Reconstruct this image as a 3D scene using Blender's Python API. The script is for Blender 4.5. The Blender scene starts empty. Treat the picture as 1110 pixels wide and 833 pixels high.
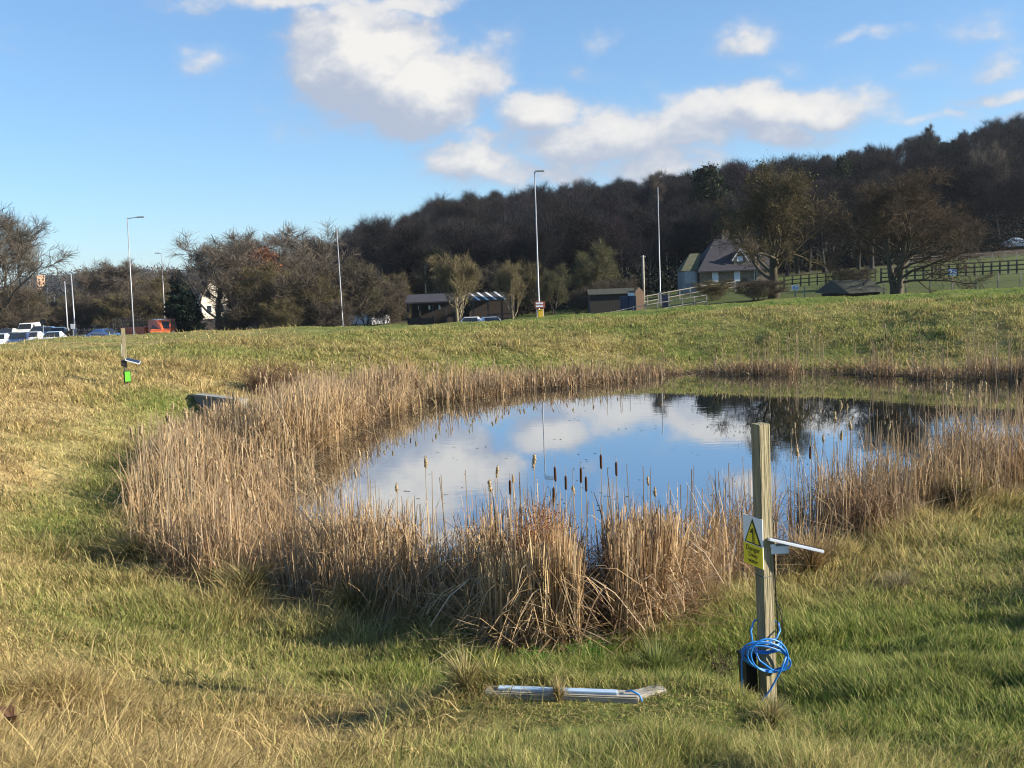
import bpy, bmesh, math, random
import numpy as np
from mathutils import Vector, Matrix, Euler
S = bpy.context.scene
COL = S.collection
rng = np.random.default_rng(11)
random.seed(5)
R_ = math.radians

# ------------------------------------------------------------------ camera
F = 1050.0; PITCH = R_(6.3); ROLL = R_(2.2); EYE = 3.6
_f = np.array([0, math.cos(PITCH), -math.sin(PITCH)])
_r = np.array([1.0, 0, 0]); _u = np.array([0, math.sin(PITCH), math.cos(PITCH)])
_ri = _r * math.cos(ROLL) - _u * math.sin(ROLL)
_up = _u * math.cos(ROLL) + _r * math.sin(ROLL)
def ray(px, py):
    return _f + (px - 555) / F * _ri - (py - 416.5) / F * _up
def at(px, py, Y):
    d = ray(px, py); t = Y / d[1]
    return Vector((t * d[0], Y, EYE + t * d[2]))
cd = bpy.data.cameras.new('camera'); cam = bpy.data.objects.new('camera', cd); COL.objects.link(cam)
cd.sensor_width = 36; cd.lens = 36 * F / 1110; cd.clip_start = 0.1; cd.clip_end = 12000
m = Matrix.Identity(4)
for i in range(3):
    m[i][0] = _ri[i]; m[i][1] = _up[i]; m[i][2] = -_f[i]
m.translation = Vector((0, 0, EYE)); cam.matrix_world = m
S.camera = cam
S.view_settings.view_transform = 'Standard'; S.view_settings.look = 'None'
S.view_settings.gamma = 1; S.view_settings.use_curve_mapping = False
S.view_settings.exposure = 1.22
S.render.engine = 'CYCLES'
S.cycles.max_bounces = 6; S.cycles.diffuse_bounces = 2; S.cycles.glossy_bounces = 3
S.cycles.transmission_bounces = 3; S.cycles.transparent_max_bounces = 6; S.cycles.volume_bounces = 0
S.cycles.filter_width = 1.1
S.cycles.caustics_reflective = False; S.cycles.caustics_refractive = False

# ------------------------------------------------------------------ helpers
def nt_new(name):
    m = bpy.data.materials.new(name); m.use_nodes = True
    return m, m.node_tree, m.node_tree.nodes['Principled BSDF']
def mat(name, col, rough=0.7, var=0.15, scale=6.0, bump=0.0, metal=0.0, stretch=None, col2=None, detail=5, spec=None):
    """principled with noise variation between col*(1-var) and col*(1+var), or col and col2"""
    m, t, b = nt_new(name)
    b.inputs['Roughness'].default_value = rough; b.inputs['Metallic'].default_value = metal
    if spec is not None: b.inputs['Specular IOR Level'].default_value = spec
    tc = t.nodes.new('ShaderNodeTexCoord'); mp = t.nodes.new('ShaderNodeMapping')
    if stretch: mp.inputs['Scale'].default_value = stretch
    t.links.new(tc.outputs['Object'], mp.inputs['Vector'])
    n = t.nodes.new('ShaderNodeTexNoise'); n.inputs['Scale'].default_value = scale; n.inputs['Detail'].default_value = detail
    t.links.new(mp.outputs['Vector'], n.inputs['Vector'])
    r = t.nodes.new('ShaderNodeValToRGB'); r.color_ramp.elements[0].position = .3; r.color_ramp.elements[1].position = .7
    a = [max(0, c * (1 - var)) for c in col]; c2 = col2 or [min(1, c * (1 + var)) for c in col]
    r.color_ramp.elements[0].color = (*a, 1); r.color_ramp.elements[1].color = (*c2, 1)
    t.links.new(n.outputs['Fac'], r.inputs['Fac']); t.links.new(r.outputs['Color'], b.inputs['Base Color'])
    if bump:
        bp = t.nodes.new('ShaderNodeBump'); bp.inputs['Strength'].default_value = bump; bp.inputs['Distance'].default_value = .02
        t.links.new(n.outputs['Fac'], bp.inputs['Height']); t.links.new(bp.outputs['Normal'], b.inputs['Normal'])
    return m
def attr_mat(name, rough=0.75, trans=0.3, spec=0.2):
    """colour from the mesh's own per-blade colour, thin-leaf diffuse + translucent"""
    m, t, b = nt_new(name)
    a = t.nodes.new('ShaderNodeAttribute'); a.attribute_name = 'Col'
    t.links.new(a.outputs['Color'], b.inputs['Base Color'])
    b.inputs['Roughness'].default_value = rough; b.inputs['Specular IOR Level'].default_value = spec
    if trans:
        tr = t.nodes.new('ShaderNodeBsdfTranslucent'); t.links.new(a.outputs['Color'], tr.inputs['Color'])
        mx = t.nodes.new('ShaderNodeMixShader'); mx.inputs[0].default_value = trans
        o = t.nodes['Material Output']
        t.links.new(b.outputs[0], mx.inputs[1]); t.links.new(tr.outputs[0], mx.inputs[2]); t.links.new(mx.outputs[0], o.inputs[0])
    return m
def mesh_np(name, v, q, col=None, smooth=False):
    me = bpy.data.meshes.new(name)
    v = np.ascontiguousarray(v, np.float32); q = np.ascontiguousarray(q, np.int32)
    k = q.shape[1]
    me.vertices.add(len(v)); me.vertices.foreach_set('co', v.ravel())
    me.loops.add(q.size); me.loops.foreach_set('vertex_index', q.ravel())
    me.polygons.add(len(q)); me.polygons.foreach_set('loop_start', np.arange(0, q.size, k, dtype=np.int32))
    me.polygons.foreach_set('loop_total', np.full(len(q), k, np.int32))
    if smooth: me.polygons.foreach_set('use_smooth', np.ones(len(q), bool))
    if col is not None:
        a = me.attributes.new('Col', 'FLOAT_COLOR', 'POINT')
        c = np.ones((len(v), 4), np.float32); c[:, :3] = col
        a.data.foreach_set('color', c.ravel())
    me.update(calc_edges=True)
    return me
def link(name, me, material, parent=None, loc=None):
    o = bpy.data.objects.new(name, me); COL.objects.link(o)
    if material is not None: o.data.materials.append(material)
    if parent is not None: o.parent = parent
    if loc is not None: o.location = loc
    return o
def tag(o, label=None, cat=None, group=None, kind=None):
    if label: o['label'] = label
    if cat: o['category'] = cat
    if group: o['group'] = group
    if kind: o['kind'] = kind
    return o
def thing(name, label, cat, loc=(0, 0, 0), rz=0, group=None):
    o = bpy.data.objects.new(name, None); COL.objects.link(o); o.empty_display_size = .2
    o.location = loc; o.rotation_euler = (0, 0, rz)
    return tag(o, label, cat, group)
def copy_tree(o, parent=None):
    c = o.copy(); COL.objects.link(c); c.parent = parent
    for ch in o.children: copy_tree(ch, c)
    return c
class MB:
    """collects boxes, tubes, prisms; builds ONE mesh object"""
    def __init__(s): s.v = []; s.f = []
    def add(s, v, f):
        n = len(s.v); s.v += [tuple(p) for p in v]; s.f += [tuple(i + n for i in q) for q in f]; return s
    def box(s, c, d, rz=0, rx=0, ry=0):
        x, y, z = [k / 2 for k in d]
        M = Euler((rx, ry, rz)).to_matrix()
        v = [Vector(c) + M @ Vector(p) for p in ((-x,-y,-z),(x,-y,-z),(x,y,-z),(-x,y,-z),(-x,-y,z),(x,-y,z),(x,y,z),(-x,y,z))]
        return s.add(v, [(3,2,1,0),(4,5,6,7),(0,1,5,4),(1,2,6,5),(2,3,7,6),(3,0,4,7)])
    def tube(s, pts, r, n=8, r1=None, cap=True, closed=False):
        pts = [Vector(p) for p in pts]; K = len(pts); vs = []; fs = []
        prev = None
        for i, p in enumerate(pts):
            a = pts[(i - 1) % K] if (closed or i > 0) else p
            b = pts[(i + 1) % K] if (closed or i < K - 1) else p
            d = (b - a).normalized()
            if prev is None:
                h = Vector((0, 0, 1)) if abs(d.z) < .9 else Vector((1, 0, 0))
                x = d.cross(h).normalized()
            else:
                x = (prev - d * prev.dot(d)).normalized()
            prev = x; y = d.cross(x)
            rr = r if r1 is None else r + (r1 - r) * i / max(1, K - 1)
            vs += [p + (x * math.cos(2 * math.pi * k / n) + y * math.sin(2 * math.pi * k / n)) * rr for k in range(n)]
        for i in range(K if closed else K - 1):
            j = (i + 1) % K
            for k in range(n):
                k2 = (k + 1) % n
                fs.append((i * n + k, i * n + k2, j * n + k2, j * n + k))
        if cap and not closed:
            fs.append(tuple(range(n - 1, -1, -1))); fs.append(tuple((K - 1) * n + k for k in range(n)))
        return s.add(vs, fs)
    def prism(s, poly, axis, a, b):
        """poly: 2-D points in the plane perpendicular to axis ('x': (y,z), 'y': (x,z), 'z': (x,y))"""
        n = len(poly)
        def P(p, t): return {'x': (t, p[0], p[1]), 'y': (p[0], t, p[1]), 'z': (p[0], p[1], t)}[axis]
        v = [P(p, a) for p in poly] + [P(p, b) for p in poly]
        f = [tuple(range(n - 1, -1, -1)), tuple(range(n, 2 * n))] + [(i, (i + 1) % n, (i + 1) % n + n, i + n) for i in range(n)]
        return s.add(v, f)
    def build(s, name, material, parent=None, loc=None, bevel=0, smooth=False):
        bm = bmesh.new()
        vs = [bm.verts.new(p) for p in s.v]
        for f in s.f:
            try: bm.faces.new([vs[i] for i in f])
            except ValueError: pass
        bmesh.ops.recalc_face_normals(bm, faces=bm.faces)
        if bevel:
            bmesh.ops.bevel(bm, geom=[e for e in bm.edges if e.calc_face_angle(0) > .5], offset=bevel, segments=2, affect='EDGES', clamp_overlap=True)
        me = bpy.data.meshes.new(name); bm.to_mesh(me); bm.free()
        if smooth:
            for p in me.polygons: p.use_smooth = True
        return link(name, me, material, parent, loc)
def ribbons(p0, p1, p2, side, w, nseg, col, tipw=0.15, colt=None):
    """one bent strip per row: quadratic curve p0-p1-p2, half width w along side"""
    N = len(p0); T = np.linspace(0, 1, nseg + 1)
    V = np.empty((N, nseg + 1, 2, 3), np.float32)
    for i, t in enumerate(T):
        c = (1 - t) ** 2 * p0 + 2 * t * (1 - t) * p1 + t * t * p2
        ww = (w * (1 - (1 - tipw) * t ** 1.5))[:, None] * side
        V[:, i, 0] = c - ww; V[:, i, 1] = c + ww
    K = 2 * (nseg + 1)
    base = np.arange(nseg)[:, None] * 2 + np.array([0, 1, 3, 2])[None]
    q = (np.arange(N)[:, None, None] * K + base[None]).reshape(-1, 4)
    C = np.repeat(col[:, None, :], K, 1).reshape(-1, 3)
    if colt is not None:
        tt = np.repeat(T, 2)[None, :, None] ** 1.3
        C = (col[:, None, :] * (1 - tt) + colt[:, None, :] * tt).reshape(-1, 3)
    return V.reshape(-1, 3), q, C
def join_np(parts):
    vs, qs, cs, n = [], [], [], 0
    for v, q, c in parts:
        vs.append(v); qs.append(q + n); cs.append(c); n += len(v)
    return np.concatenate(vs), np.concatenate(qs), np.concatenate(cs)
# value noise in numpy (for scattering and terrain)
_perm = np.random.default_rng(3).random((256, 256))
def vnoise(x, y):
    xi = np.floor(x).astype(int); yi = np.floor(y).astype(int); fx = x - xi; fy = y - yi
    fx = fx * fx * (3 - 2 * fx); fy = fy * fy * (3 - 2 * fy)
    g = lambda i, j: _perm[i & 255, j & 255]
    return (g(xi, yi) * (1 - fx) + g(xi + 1, yi) * fx) * (1 - fy) + (g(xi, yi + 1) * (1 - fx) + g(xi + 1, yi + 1) * fx) * fy
def fbm(x, y, o=3):
    s = 0; a = .5
    for k in range(o):
        s = s + a * vnoise(x * 2 ** k + 17 * k, y * 2 ** k + 31 * k); a *= .5
    return s / (1 - .5 ** o)
def sm(a, b, x):
    t = np.clip((x - a) / (b - a), 0, 1); return t * t * (3 - 2 * t)

# ------------------------------------------------------------------ terrain
WATER = np.array([(-3.9,17.3),(-4.6,20),(-4.3,22),(-3.4,26.2),(-2.7,28),(-1.1,28.9),(.4,30.7),(2.6,31.1),(4.3,32.4),(5.9,33.3),(8.5,32.4),(10.7,31.3),(12.8,29.5),
    (15,28.2),(17.5,26.3),(18,23),(15,19.8),(11,17.6),(8,16.2),(5.2,14.1),(3,12.0),(1.6,10.7),(.3,10.2),(-1.1,10.9),(-2.5,12.3),(-3.7,14.4)])
REEDS = np.array([(-5.0,12.4),(-5.9,14.5),(-7,18.2),(-7.2,21.4),(-6.9,24.2),(-5.8,27.6),(-4.3,29.8),(-2.5,31),(0,32.6),(2.5,33),(4.5,33.9),(6,34.3),(8.7,33.5),(11,32.4),(13.4,30.8),
    (16.5,29.4),(20,27.5),(20,22),(15.5,17.6),(11.5,15.6),(7.7,13.9),(6.1,13),(4.5,11.8),(3.3,11),(2.1,9.9),(1.2,8.9),(.6,8.35),(-.1,8.6),(-.9,9.4),(-1.8,9.8),(-2.8,10.5),(-4,11.2)])
def poly_sd(P, x, y):
    """signed distance, positive outside"""
    x = np.asarray(x, float); y = np.asarray(y, float)
    d = np.full(x.shape, 1e18); ins = np.zeros(x.shape, bool)
    for (ax, ay), (bx, by) in zip(P, np.roll(P, -1, 0)):
        ex, ey = bx - ax, by - ay
        t = np.clip(((x - ax) * ex + (y - ay) * ey) / (ex * ex + ey * ey), 0, 1)
        d = np.minimum(d, (x - ax - t * ex) ** 2 + (y - ay - t * ey) ** 2)
        c = (ay > y) != (by > y)
        with np.errstate(divide='ignore', invalid='ignore'):
            ins ^= c & (x < ex * (y - ay) / (ey if ey else 1e-9) + ax)
    d = np.sqrt(d)
    return np.where(ins, -d, d)
HILL_A = [-.6, -.30, -.2, -.13, -.05, .04, .2, .33, .53, .8]
HILL_H = [0, 0, 4, 8.5, 14, 16, 19.5, 24, 32, 38]
def outer(x, y):
    a = x / np.maximum(y, 20)
    near = np.interp(a, [-.5, -.2, -.08, 0, .06, .13, .2, .3, .42, .53, .7], [-1.2, -1.1, -.9, -.9, -.6, .2, .7, 1.15, 1.45, 1.7, 1.9])
    mid = np.interp(a, [-.5, -.2, -.08, 0, .06, .13, .2, .3, .42, .53, .7], [-1.35, -1.25, -1.2, -1.4, -1.1, .4, 1.3, 1.95, 2.5, 2.9, 3.2])
    far = np.interp(a, [-.5, -.2, -.08, 0, .1, .2, .3, .42, .53, .7], [-2.6, -1.8, -.3, .6, 1.4, 2.6, 3.4, 4.1, 4.8, 5.4])
    z = np.where(y < 100, near + (mid - near) * sm(60, 100, y), mid + (far - mid) * sm(100, 150, y))
    h = np.interp(a, HILL_A, HILL_H)
    z = z + h * sm(128, 285, y)
    z = z + 20 * sm(500, 900, y) * np.interp(a, [-.7, -.5, -.42, -.3, 0], [.55, .8, 1, .85, .3]) * (1 - sm(1400, 3500, y))
    return np.where(y < 40, np.where(y < 15, 2.0, 2.0 + (z - 2.0) * sm(15, 40, y)), z)
PS = [-3, 0, 1, 2.3, 3.2, 5, 7, 9, 12, 15, 400]
PZ = [-.7, 0, .08, .2, .34, .95, 1.5, 1.8, 2.0, 2.06, 2.06]
def ground_z(x, y, noise=True):
    x = np.asarray(x, float); y = np.asarray(y, float)
    s = poly_sd(WATER, x, y)
    p = np.interp(s, PS, PZ)
    # soften the polyline profile
    p = .5 * p + .25 * np.interp(s - .5, PS, PZ) + .25 * np.interp(s + .5, PS, PZ)
    k = np.interp(x, [-18, -12, -7, 0, 6, 16, 22], [.93, .87, .84, .79, .86, 1.05, 1.12])
    p = p * (1 + (k - 1) * sm(22, 32, y) * sm(3, 8, s))
    left = sm(-6, -12, x)
    b = sm(12 + 4 * left, 30 + 6 * left, s)
    z = p * (1 - b) + outer(x, y) * b
    if noise:
        n = (fbm(x * .35, y * .35, 3) - .5) * .28 * sm(2.5, 5, s) + (fbm(x * 1.7 + 9, y * 1.7, 3) - .5) * .16 * sm(1.2, 3, s)
        z = z + n * (1 - sm(18, 30, s))
    # levelled strip under the timber edging
    tt = np.clip((x + .25) / 1.25, 0, 1); w = np.exp(-(np.hypot(x + .25 - 1.25 * tt, y - 5.84 + .12 * tt) / .5) ** 4)
    z = z * (1 - w) + .985 * w
    return z
def gz(x, y): return float(ground_z(np.array([x]), np.array([y]))[0])
def on_ground(px, Y, dz=0.0):
    """the ground point of column px at distance Y (photo column, world depth)"""
    y0, y1 = 250.0, 900.0
    d = at(px, 350, Y)
    for _ in range(3):
        z = gz(d.x, Y); lo, hi = 100.0, 1200.0
        for _ in range(40):
            mid = (lo + hi) / 2
            if at(px, mid, Y).z > z: lo = mid
            else: hi = mid
        d = at(px, lo, Y)
    return Vector((d.x, Y, gz(d.x, Y) + dz))
def ground_px(px, py):
    """where the view through a photo pixel meets the ground"""
    d = ray(px, py); t0 = 2.0; prev = t0
    for t in np.arange(2.0, 120, .05):
        p = d * t + np.array([0, 0, EYE])
        if p[2] < gz(p[0], p[1]): return Vector((p[0], p[1], gz(p[0], p[1])))
    return Vector(d * 60 + np.array([0, 0, EYE]))
# ------------------------------------------------------------------ ground sheet
def axis(c, half, n, k):
    u = np.linspace(-1, 1, n); return c + half * np.sinh(k * u) / math.sinh(k)
gx = axis(1.0, 5000, 560, 8.2); gy = axis(16.0, 5000, 640, 8.0)
X, Y = np.meshgrid(gx, gy)
Zt = ground_z(X.ravel(), Y.ravel())
V = np.stack([X.ravel(), Y.ravel(), Zt], 1)
nx, ny = len(gx), len(gy)
ii, jj = np.meshgrid(np.arange(nx - 1), np.arange(ny - 1)); b0 = (jj * nx + ii).ravel()
Q = np.stack([b0, b0 + 1, b0 + nx + 1, b0 + nx], 1)
def green_mask(x, y, s=None):
    """0 straw .. 1 green, by place"""
    s = poly_sd(WATER, x, y) if s is None else s
    g = .22 + 1.0 * (fbm(x * .45 + 3, y * .45, 4) - .5)
    g = g + .36 * np.exp(-((s - 2.7) / .85) ** 2) * (y < 22)             # damp shelf beside the reeds
    g = g + .22 * sm(1.0, 3.5, x) * (y < 14) + .25 * sm(-1.5, .3, x) * (y < 8.5)
    g = g + .30 * np.exp(-((x - .6) / 2.2) ** 2 - ((y - 7.0) / 1.7) ** 2)
    g = g - .34 * sm(0, -2.0, x) * (y < 16) * sm(3.6, 5.0, s) - .16 * sm(-5, -8, x) * sm(3.5, 5.5, s)
    g = g + .6 * np.exp(-((x - .65) / .75) ** 2 - ((y - 7.3) / .7) ** 2) + .25 * sm(1.2, 2.2, x) * (y < 9)
    g = g + .35 * np.exp(-((x + 8.6) / 1.3) ** 2 - ((y - 24) / 2.2) ** 2) # worn green patch by the headwall
    g = g + .30 * np.exp(-((x + 6.8) / 1.2) ** 2 - ((y - 15.5) / 2.5) ** 2)
    far = sm(26, 32, y)
    g = g * (1 - far) + far * (.43 + .95 * (fbm(x * .3 + 40, y * .55 + 7, 4) - .5) + .16 * sm(-6, 6, x))
    g = g + .5 * sm(9.5, 12.5, s) * sm(30, 36, y) * sm(-14, -6, x)       # mown verge along the crest
    return np.clip(g, 0, 1)
STRAW = np.array([.57, .435, .20]); STRAW2 = np.array([.43, .295, .125]); GREEN = np.array([.135, .225, .034]); OLIVE = np.array([.27, .24, .075]); DARKG = np.array([.04, .075, .018])
def grass_col(g, n):
    """g green amount, n random 0..1 -> colour"""
    g = g[:, None]; n = n[:, None]
    dry = STRAW * (.62 + .55 * n) * (1 - .25 * (n < .3)) + (STRAW2 - STRAW) * .5 * (n < .45)
    wet = GREEN * (.6 + .8 * n) + (OLIVE - GREEN) * (n > .6) * .6
    return np.clip(dry * (1 - g) + wet * g, .01, .8)
s_all = poly_sd(WATER, V[:, 0], V[:, 1])
gm = green_mask(V[:, 0], V[:, 1], s_all)
col = grass_col(gm, fbm(V[:, 0] * 2, V[:, 1] * 2, 3)) * .62
mud = np.array([.05, .037, .022]); wood_floor = np.array([.065, .048, .032]); field = np.array([.085, .105, .03])
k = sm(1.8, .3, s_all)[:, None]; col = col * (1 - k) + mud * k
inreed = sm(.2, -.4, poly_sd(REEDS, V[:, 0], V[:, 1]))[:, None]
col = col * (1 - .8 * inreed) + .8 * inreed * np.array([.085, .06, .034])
k = sm(26, 34, s_all)[:, None] * (V[:, 1] > 20)[:, None]
fld = field * (.7 + .6 * fbm(V[:, 0] * .12, V[:, 1] * .12, 3)[:, None])
col = col * (1 - k) + fld * k
aa = V[:, 0] / np.maximum(V[:, 1], 20)
edge = np.interp(aa, [-.6, -.3, -.1, .1, .3, .55], [120, 110, 105, 118, 118, 122])
k = (sm(0, 12, V[:, 1] - edge))[:, None]; col = col * (1 - k) + wood_floor * k
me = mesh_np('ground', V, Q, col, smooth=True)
gmat, t, b = nt_new('ground_turf')
a = t.nodes.new('ShaderNodeAttribute'); a.attribute_name = 'Col'
n = t.nodes.new('ShaderNodeTexNoise'); n.inputs['Scale'].default_value = 7; n.inputs['Detail'].default_value = 8
tc = t.nodes.new('ShaderNodeTexCoord'); t.links.new(tc.outputs['Object'], n.inputs['Vector'])
mr = t.nodes.new('ShaderNodeMapRange'); mr.inputs[1].default_value = .3; mr.inputs[2].default_value = .7; mr.inputs[3].default_value = .55; mr.inputs[4].default_value = 1.3
t.links.new(n.outputs['Fac'], mr.inputs[0])
mx = t.nodes.new('ShaderNodeVectorMath'); mx.operation = 'SCALE'
t.links.new(a.outputs['Color'], mx.inputs[0]); t.links.new(mr.outputs[0], mx.inputs['Scale']); t.links.new(mx.outputs[0], b.inputs['Base Color'])
bp = t.nodes.new('ShaderNodeBump'); bp.inputs['Strength'].default_value = .7; bp.inputs['Distance'].default_value = .05
t.links.new(n.outputs['Fac'], bp.inputs['Height']); t.links.new(bp.outputs['Normal'], b.inputs['Normal'])
b.inputs['Roughness'].default_value = .95; b.inputs['Specular IOR Level'].default_value = .1
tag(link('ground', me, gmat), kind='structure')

# ------------------------------------------------------------------ pond water
cx, cy = 5.5, 21.5
wp = [(cx + (x - cx) * 1.22, cy + (y - cy) * 1.22) for x, y in WATER]
bm = bmesh.new(); bm.faces.new([bm.verts.new((x, y, 0.0)) for x, y in wp]); bmesh.ops.triangulate(bm, faces=bm.faces)
bmesh.ops.recalc_face_normals(bm, faces=bm.faces)
me = bpy.data.meshes.new('pond_water'); bm.to_mesh(me); bm.free()
wm, t, b = nt_new('pond_water')
b.inputs['Base Color'].default_value = (.012, .016, .014, 1); b.inputs['Roughness'].default_value = .015; b.inputs['IOR'].default_value = 2.0
tc = t.nodes.new('ShaderNodeTexCoord'); mp = t.nodes.new('ShaderNodeMapping'); mp.inputs['Scale'].default_value = (1.2, 2.6, 1)
t.links.new(tc.outputs['Object'], mp.inputs['Vector'])
n = t.nodes.new('ShaderNodeTexNoise'); n.inputs['Scale'].default_value = 1.6; n.inputs['Detail'].default_value = 3
t.links.new(mp.outputs[0], n.inputs['Vector'])
n2 = t.nodes.new('ShaderNodeTexNoise'); n2.inputs['Scale'].default_value = .22; n2.inputs['Detail'].default_value = 3   # breeze patches
t.links.new(tc.outputs['Object'], n2.inputs['Vector'])
m2 = t.nodes.new('ShaderNodeMapRange'); m2.inputs[1].default_value = .45; m2.inputs[2].default_value = .7; m2.inputs[3].default_value = .004; m2.inputs[4].default_value = .03
t.links.new(n2.outputs['Fac'], m2.inputs[0])
bp = t.nodes.new('ShaderNodeBump'); bp.inputs['Distance'].default_value = .05
t.links.new(m2.outputs[0], bp.inputs['Strength']); t.links.new(n.outputs['Fac'], bp.inputs['Height']); t.links.new(bp.outputs['Normal'], b.inputs['Normal'])
gl_ = t.nodes.new('ShaderNodeBsdfGlossy'); gl_.inputs['Roughness'].default_value = .012; gl_.inputs['Color'].default_value = (.92, .95, .97, 1); t.links.new(bp.outputs['Normal'], gl_.inputs['Normal'])
ms = t.nodes.new('ShaderNodeMixShader'); ms.inputs[0].default_value = .55; t.links.new(b.outputs[0], ms.inputs[1]); t.links.new(gl_.outputs[0], ms.inputs[2]); t.links.new(ms.outputs[0], t.nodes['Material Output'].inputs[0])
tag(link('pond_water', me, wm), kind='structure')

# ------------------------------------------------------------------ sky, clouds, sun
SUN_AZ = R_(99); SUN_EL = R_(22)
w = bpy.data.worlds.new('World'); S.world = w; w.use_nodes = True
t = w.node_tree; N = t.nodes; L = t.links
bg = N['Background']; bg.inputs['Strength'].default_value = .068; w.cycles.sampling_method = 'MANUAL'; w.cycles.sample_map_resolution = 512
sky = N.new('ShaderNodeTexSky'); sky.sky_type = 'NISHITA'; sky.sun_disc = False
sky.sun_elevation = SUN_EL; sky.sun_rotation = SUN_AZ; sky.air_density = 1.0; sky.dust_density = .1; sky.ozone_density = 4.0; sky.altitude = 100
def px_ae(px, py):
    d = ray(px, py); d = d / np.linalg.norm(d); return math.atan2(d[0], d[1]), math.asin(d[2])
CLOUDS = [  # px, py, half width, half height (photo pixels), weight
    (398, 64, 70, 50, 1.55), (450, 94, 74, 46, 1.5), (370, 88, 48, 40, 1.0), (520, 85, 45, 55, .75), (585, 122, 58, 26, 1.05), (510, 172, 60, 28, 1.0), (330, -2, 140, 14, .9), (450, 0, 70, 13, .85),
    (230, 62, 40, 20, .5), (300, 130, 40, 40, .38), (340, 135, 50, 30, .4), (650, 40, 34, 14, .52), (805, 42, 48, 22, .66), (620, 74, 40, 16, .5), (850, 76, 30, 10, .5), (948, 40, 45, 9, .55),
    (860, 115, 100, 24, 1.05), (760, 135, 100, 30, .95), (650, 150, 120, 44, .95), (850, 145, 60, 22, .9), (560, 185, 120, 24, .8), (690, 180, 130, 30, .85),
    (1085, 102, 50, 10, .8), (1095, 70, 40, 26, .55), (1060, 30, 60, 14, .5), (1010, 122, 60, 10, .6), (1000, 70, 50, 12, .42), (960, 118, 60, 10, .5), (1110, 125, 40, 10, .7),
    (1250, 90, 110, 40, .9), (1450, 40, 160, 60, .9), (-120, 40, 110, 35, .5), (-350, 120, 130, 30, .8)]
g = bpy.data.node_groups.new('cloud_density', 'ShaderNodeTree')
g.interface.new_socket('P', in_out='INPUT', socket_type='NodeSocketVector'); g.interface.new_socket('D', in_out='OUTPUT', socket_type='NodeSocketFloat'); g.interface.new_socket('Fld', in_out='OUTPUT', socket_type='NodeSocketFloat')
gn, gl = g.nodes, g.links; gi = gn.new('NodeGroupInput'); go = gn.new('NodeGroupOutput')
def vm(op, a, bb=None, nodes=gn, links=gl):
    n = nodes.new('ShaderNodeVectorMath'); n.operation = op
    for i, s in ((0, a), (1, bb)):
        if s is None: continue
        if hasattr(s, 'is_linked') or isinstance(s, bpy.types.NodeSocket): links.new(s, n.inputs[i])
        else: n.inputs[i].default_value = s
    return n
def fm(op, a, bb=None, nodes=gn, links=gl, c=None):
    n = nodes.new('ShaderNodeMath'); n.operation = op
    for i, s in ((0, a), (1, bb), (2, c)):
        if s is None: continue
        if isinstance(s, bpy.types.NodeSocket): links.new(s, n.inputs[i])
        else: n.inputs[i].default_value = s
    return n.outputs[0]
P0 = gi.outputs[0]
nw = gn.new('ShaderNodeTexNoise'); nw.inputs['Scale'].default_value = 14; nw.inputs['Detail'].default_value = 4; gl.new(P0, nw.inputs['Vector'])
wv = vm('SCALE', vm('SUBTRACT', nw.outputs['Color'], (.5, .5, .5)).outputs[0]); wv.inputs['Scale'].default_value = .055
P = vm('ADD', P0, wv.outputs[0]).outputs[0]
tot = None
for (px, py, rx, ry, wgt) in CLOUDS:
    if wgt < .8: wgt += .10
    az, el = px_ae(px, py)
    d = vm('MULTIPLY', vm('SUBTRACT', P, (az, el, 0)).outputs[0], (F / rx * .8, F / ry * .8, 0)).outputs[0]
    q = vm('DOT_PRODUCT', d, d).outputs['Value']
    e = fm('POWER', 2.71828, fm('MULTIPLY', q, -1.0))
    e = fm('MULTIPLY', e, wgt); tot = e if tot is None else fm('MAXIMUM', tot, e)
nf = gn.new('ShaderNodeTexNoise'); nf.inputs['Scale'].default_value = 22; nf.inputs['Detail'].default_value = 9; nf.inputs['Roughness'].default_value = .6
mpv = vm('MULTIPLY', P0, (1, 1.5, 1)).outputs[0]; gl.new(mpv, nf.inputs['Vector'])
fld = fm('ADD', tot, fm('MULTIPLY', fm('SUBTRACT', nf.outputs['Fac'], .5), .95))
mr = gn.new('ShaderNodeMapRange'); mr.interpolation_type = 'SMOOTHSTEP'; mr.inputs[1].default_value = .28; mr.inputs[2].default_value = .95
gl.new(fld, mr.inputs[0])
m3 = gn.new('ShaderNodeMapRange'); m3.interpolation_type = 'SMOOTHSTEP'; m3.inputs[1].default_value = .47; m3.inputs[2].default_value = .86; gl.new(fld, m3.inputs[0])
dd = fm('MINIMUM', fm('ADD', fm('MULTIPLY', mr.outputs[0], .62), fm('MULTIPLY', m3.outputs[0], .5)), 1.0); gl.new(dd, go.inputs[0]); gl.new(fld, go.inputs[1])
tc = N.new('ShaderNodeTexCoord'); sx = N.new('ShaderNodeSeparateXYZ'); L.new(tc.outputs['Generated'], sx.inputs[0])
wf = lambda op, a, bb=None, c=None: fm(op, a, bb, N, L, c)
cmb = N.new('ShaderNodeCombineXYZ'); L.new(wf('ARCTAN2', sx.outputs[0], sx.outputs[1]), cmb.inputs[0]); L.new(wf('ARCSINE', sx.outputs[2]), cmb.inputs[1])
c1 = N.new('ShaderNodeGroup'); c1.node_tree = g; L.new(cmb.outputs[0], c1.inputs[0])
c2 = N.new('ShaderNodeGroup'); c2.node_tree = g; L.new(vm('ADD', cmb.outputs[0], (.016, .022, 0), N, L).outputs[0], c2.inputs[0])
rel = wf('SUBTRACT', c1.outputs[1], c2.outputs[1])             # lit side of the billows
lit = N.new('ShaderNodeMapRange'); lit.interpolation_type = 'SMOOTHSTEP'; lit.inputs[1].default_value = -.35; lit.inputs[2].default_value = .5; L.new(rel, lit.inputs[0])
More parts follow.
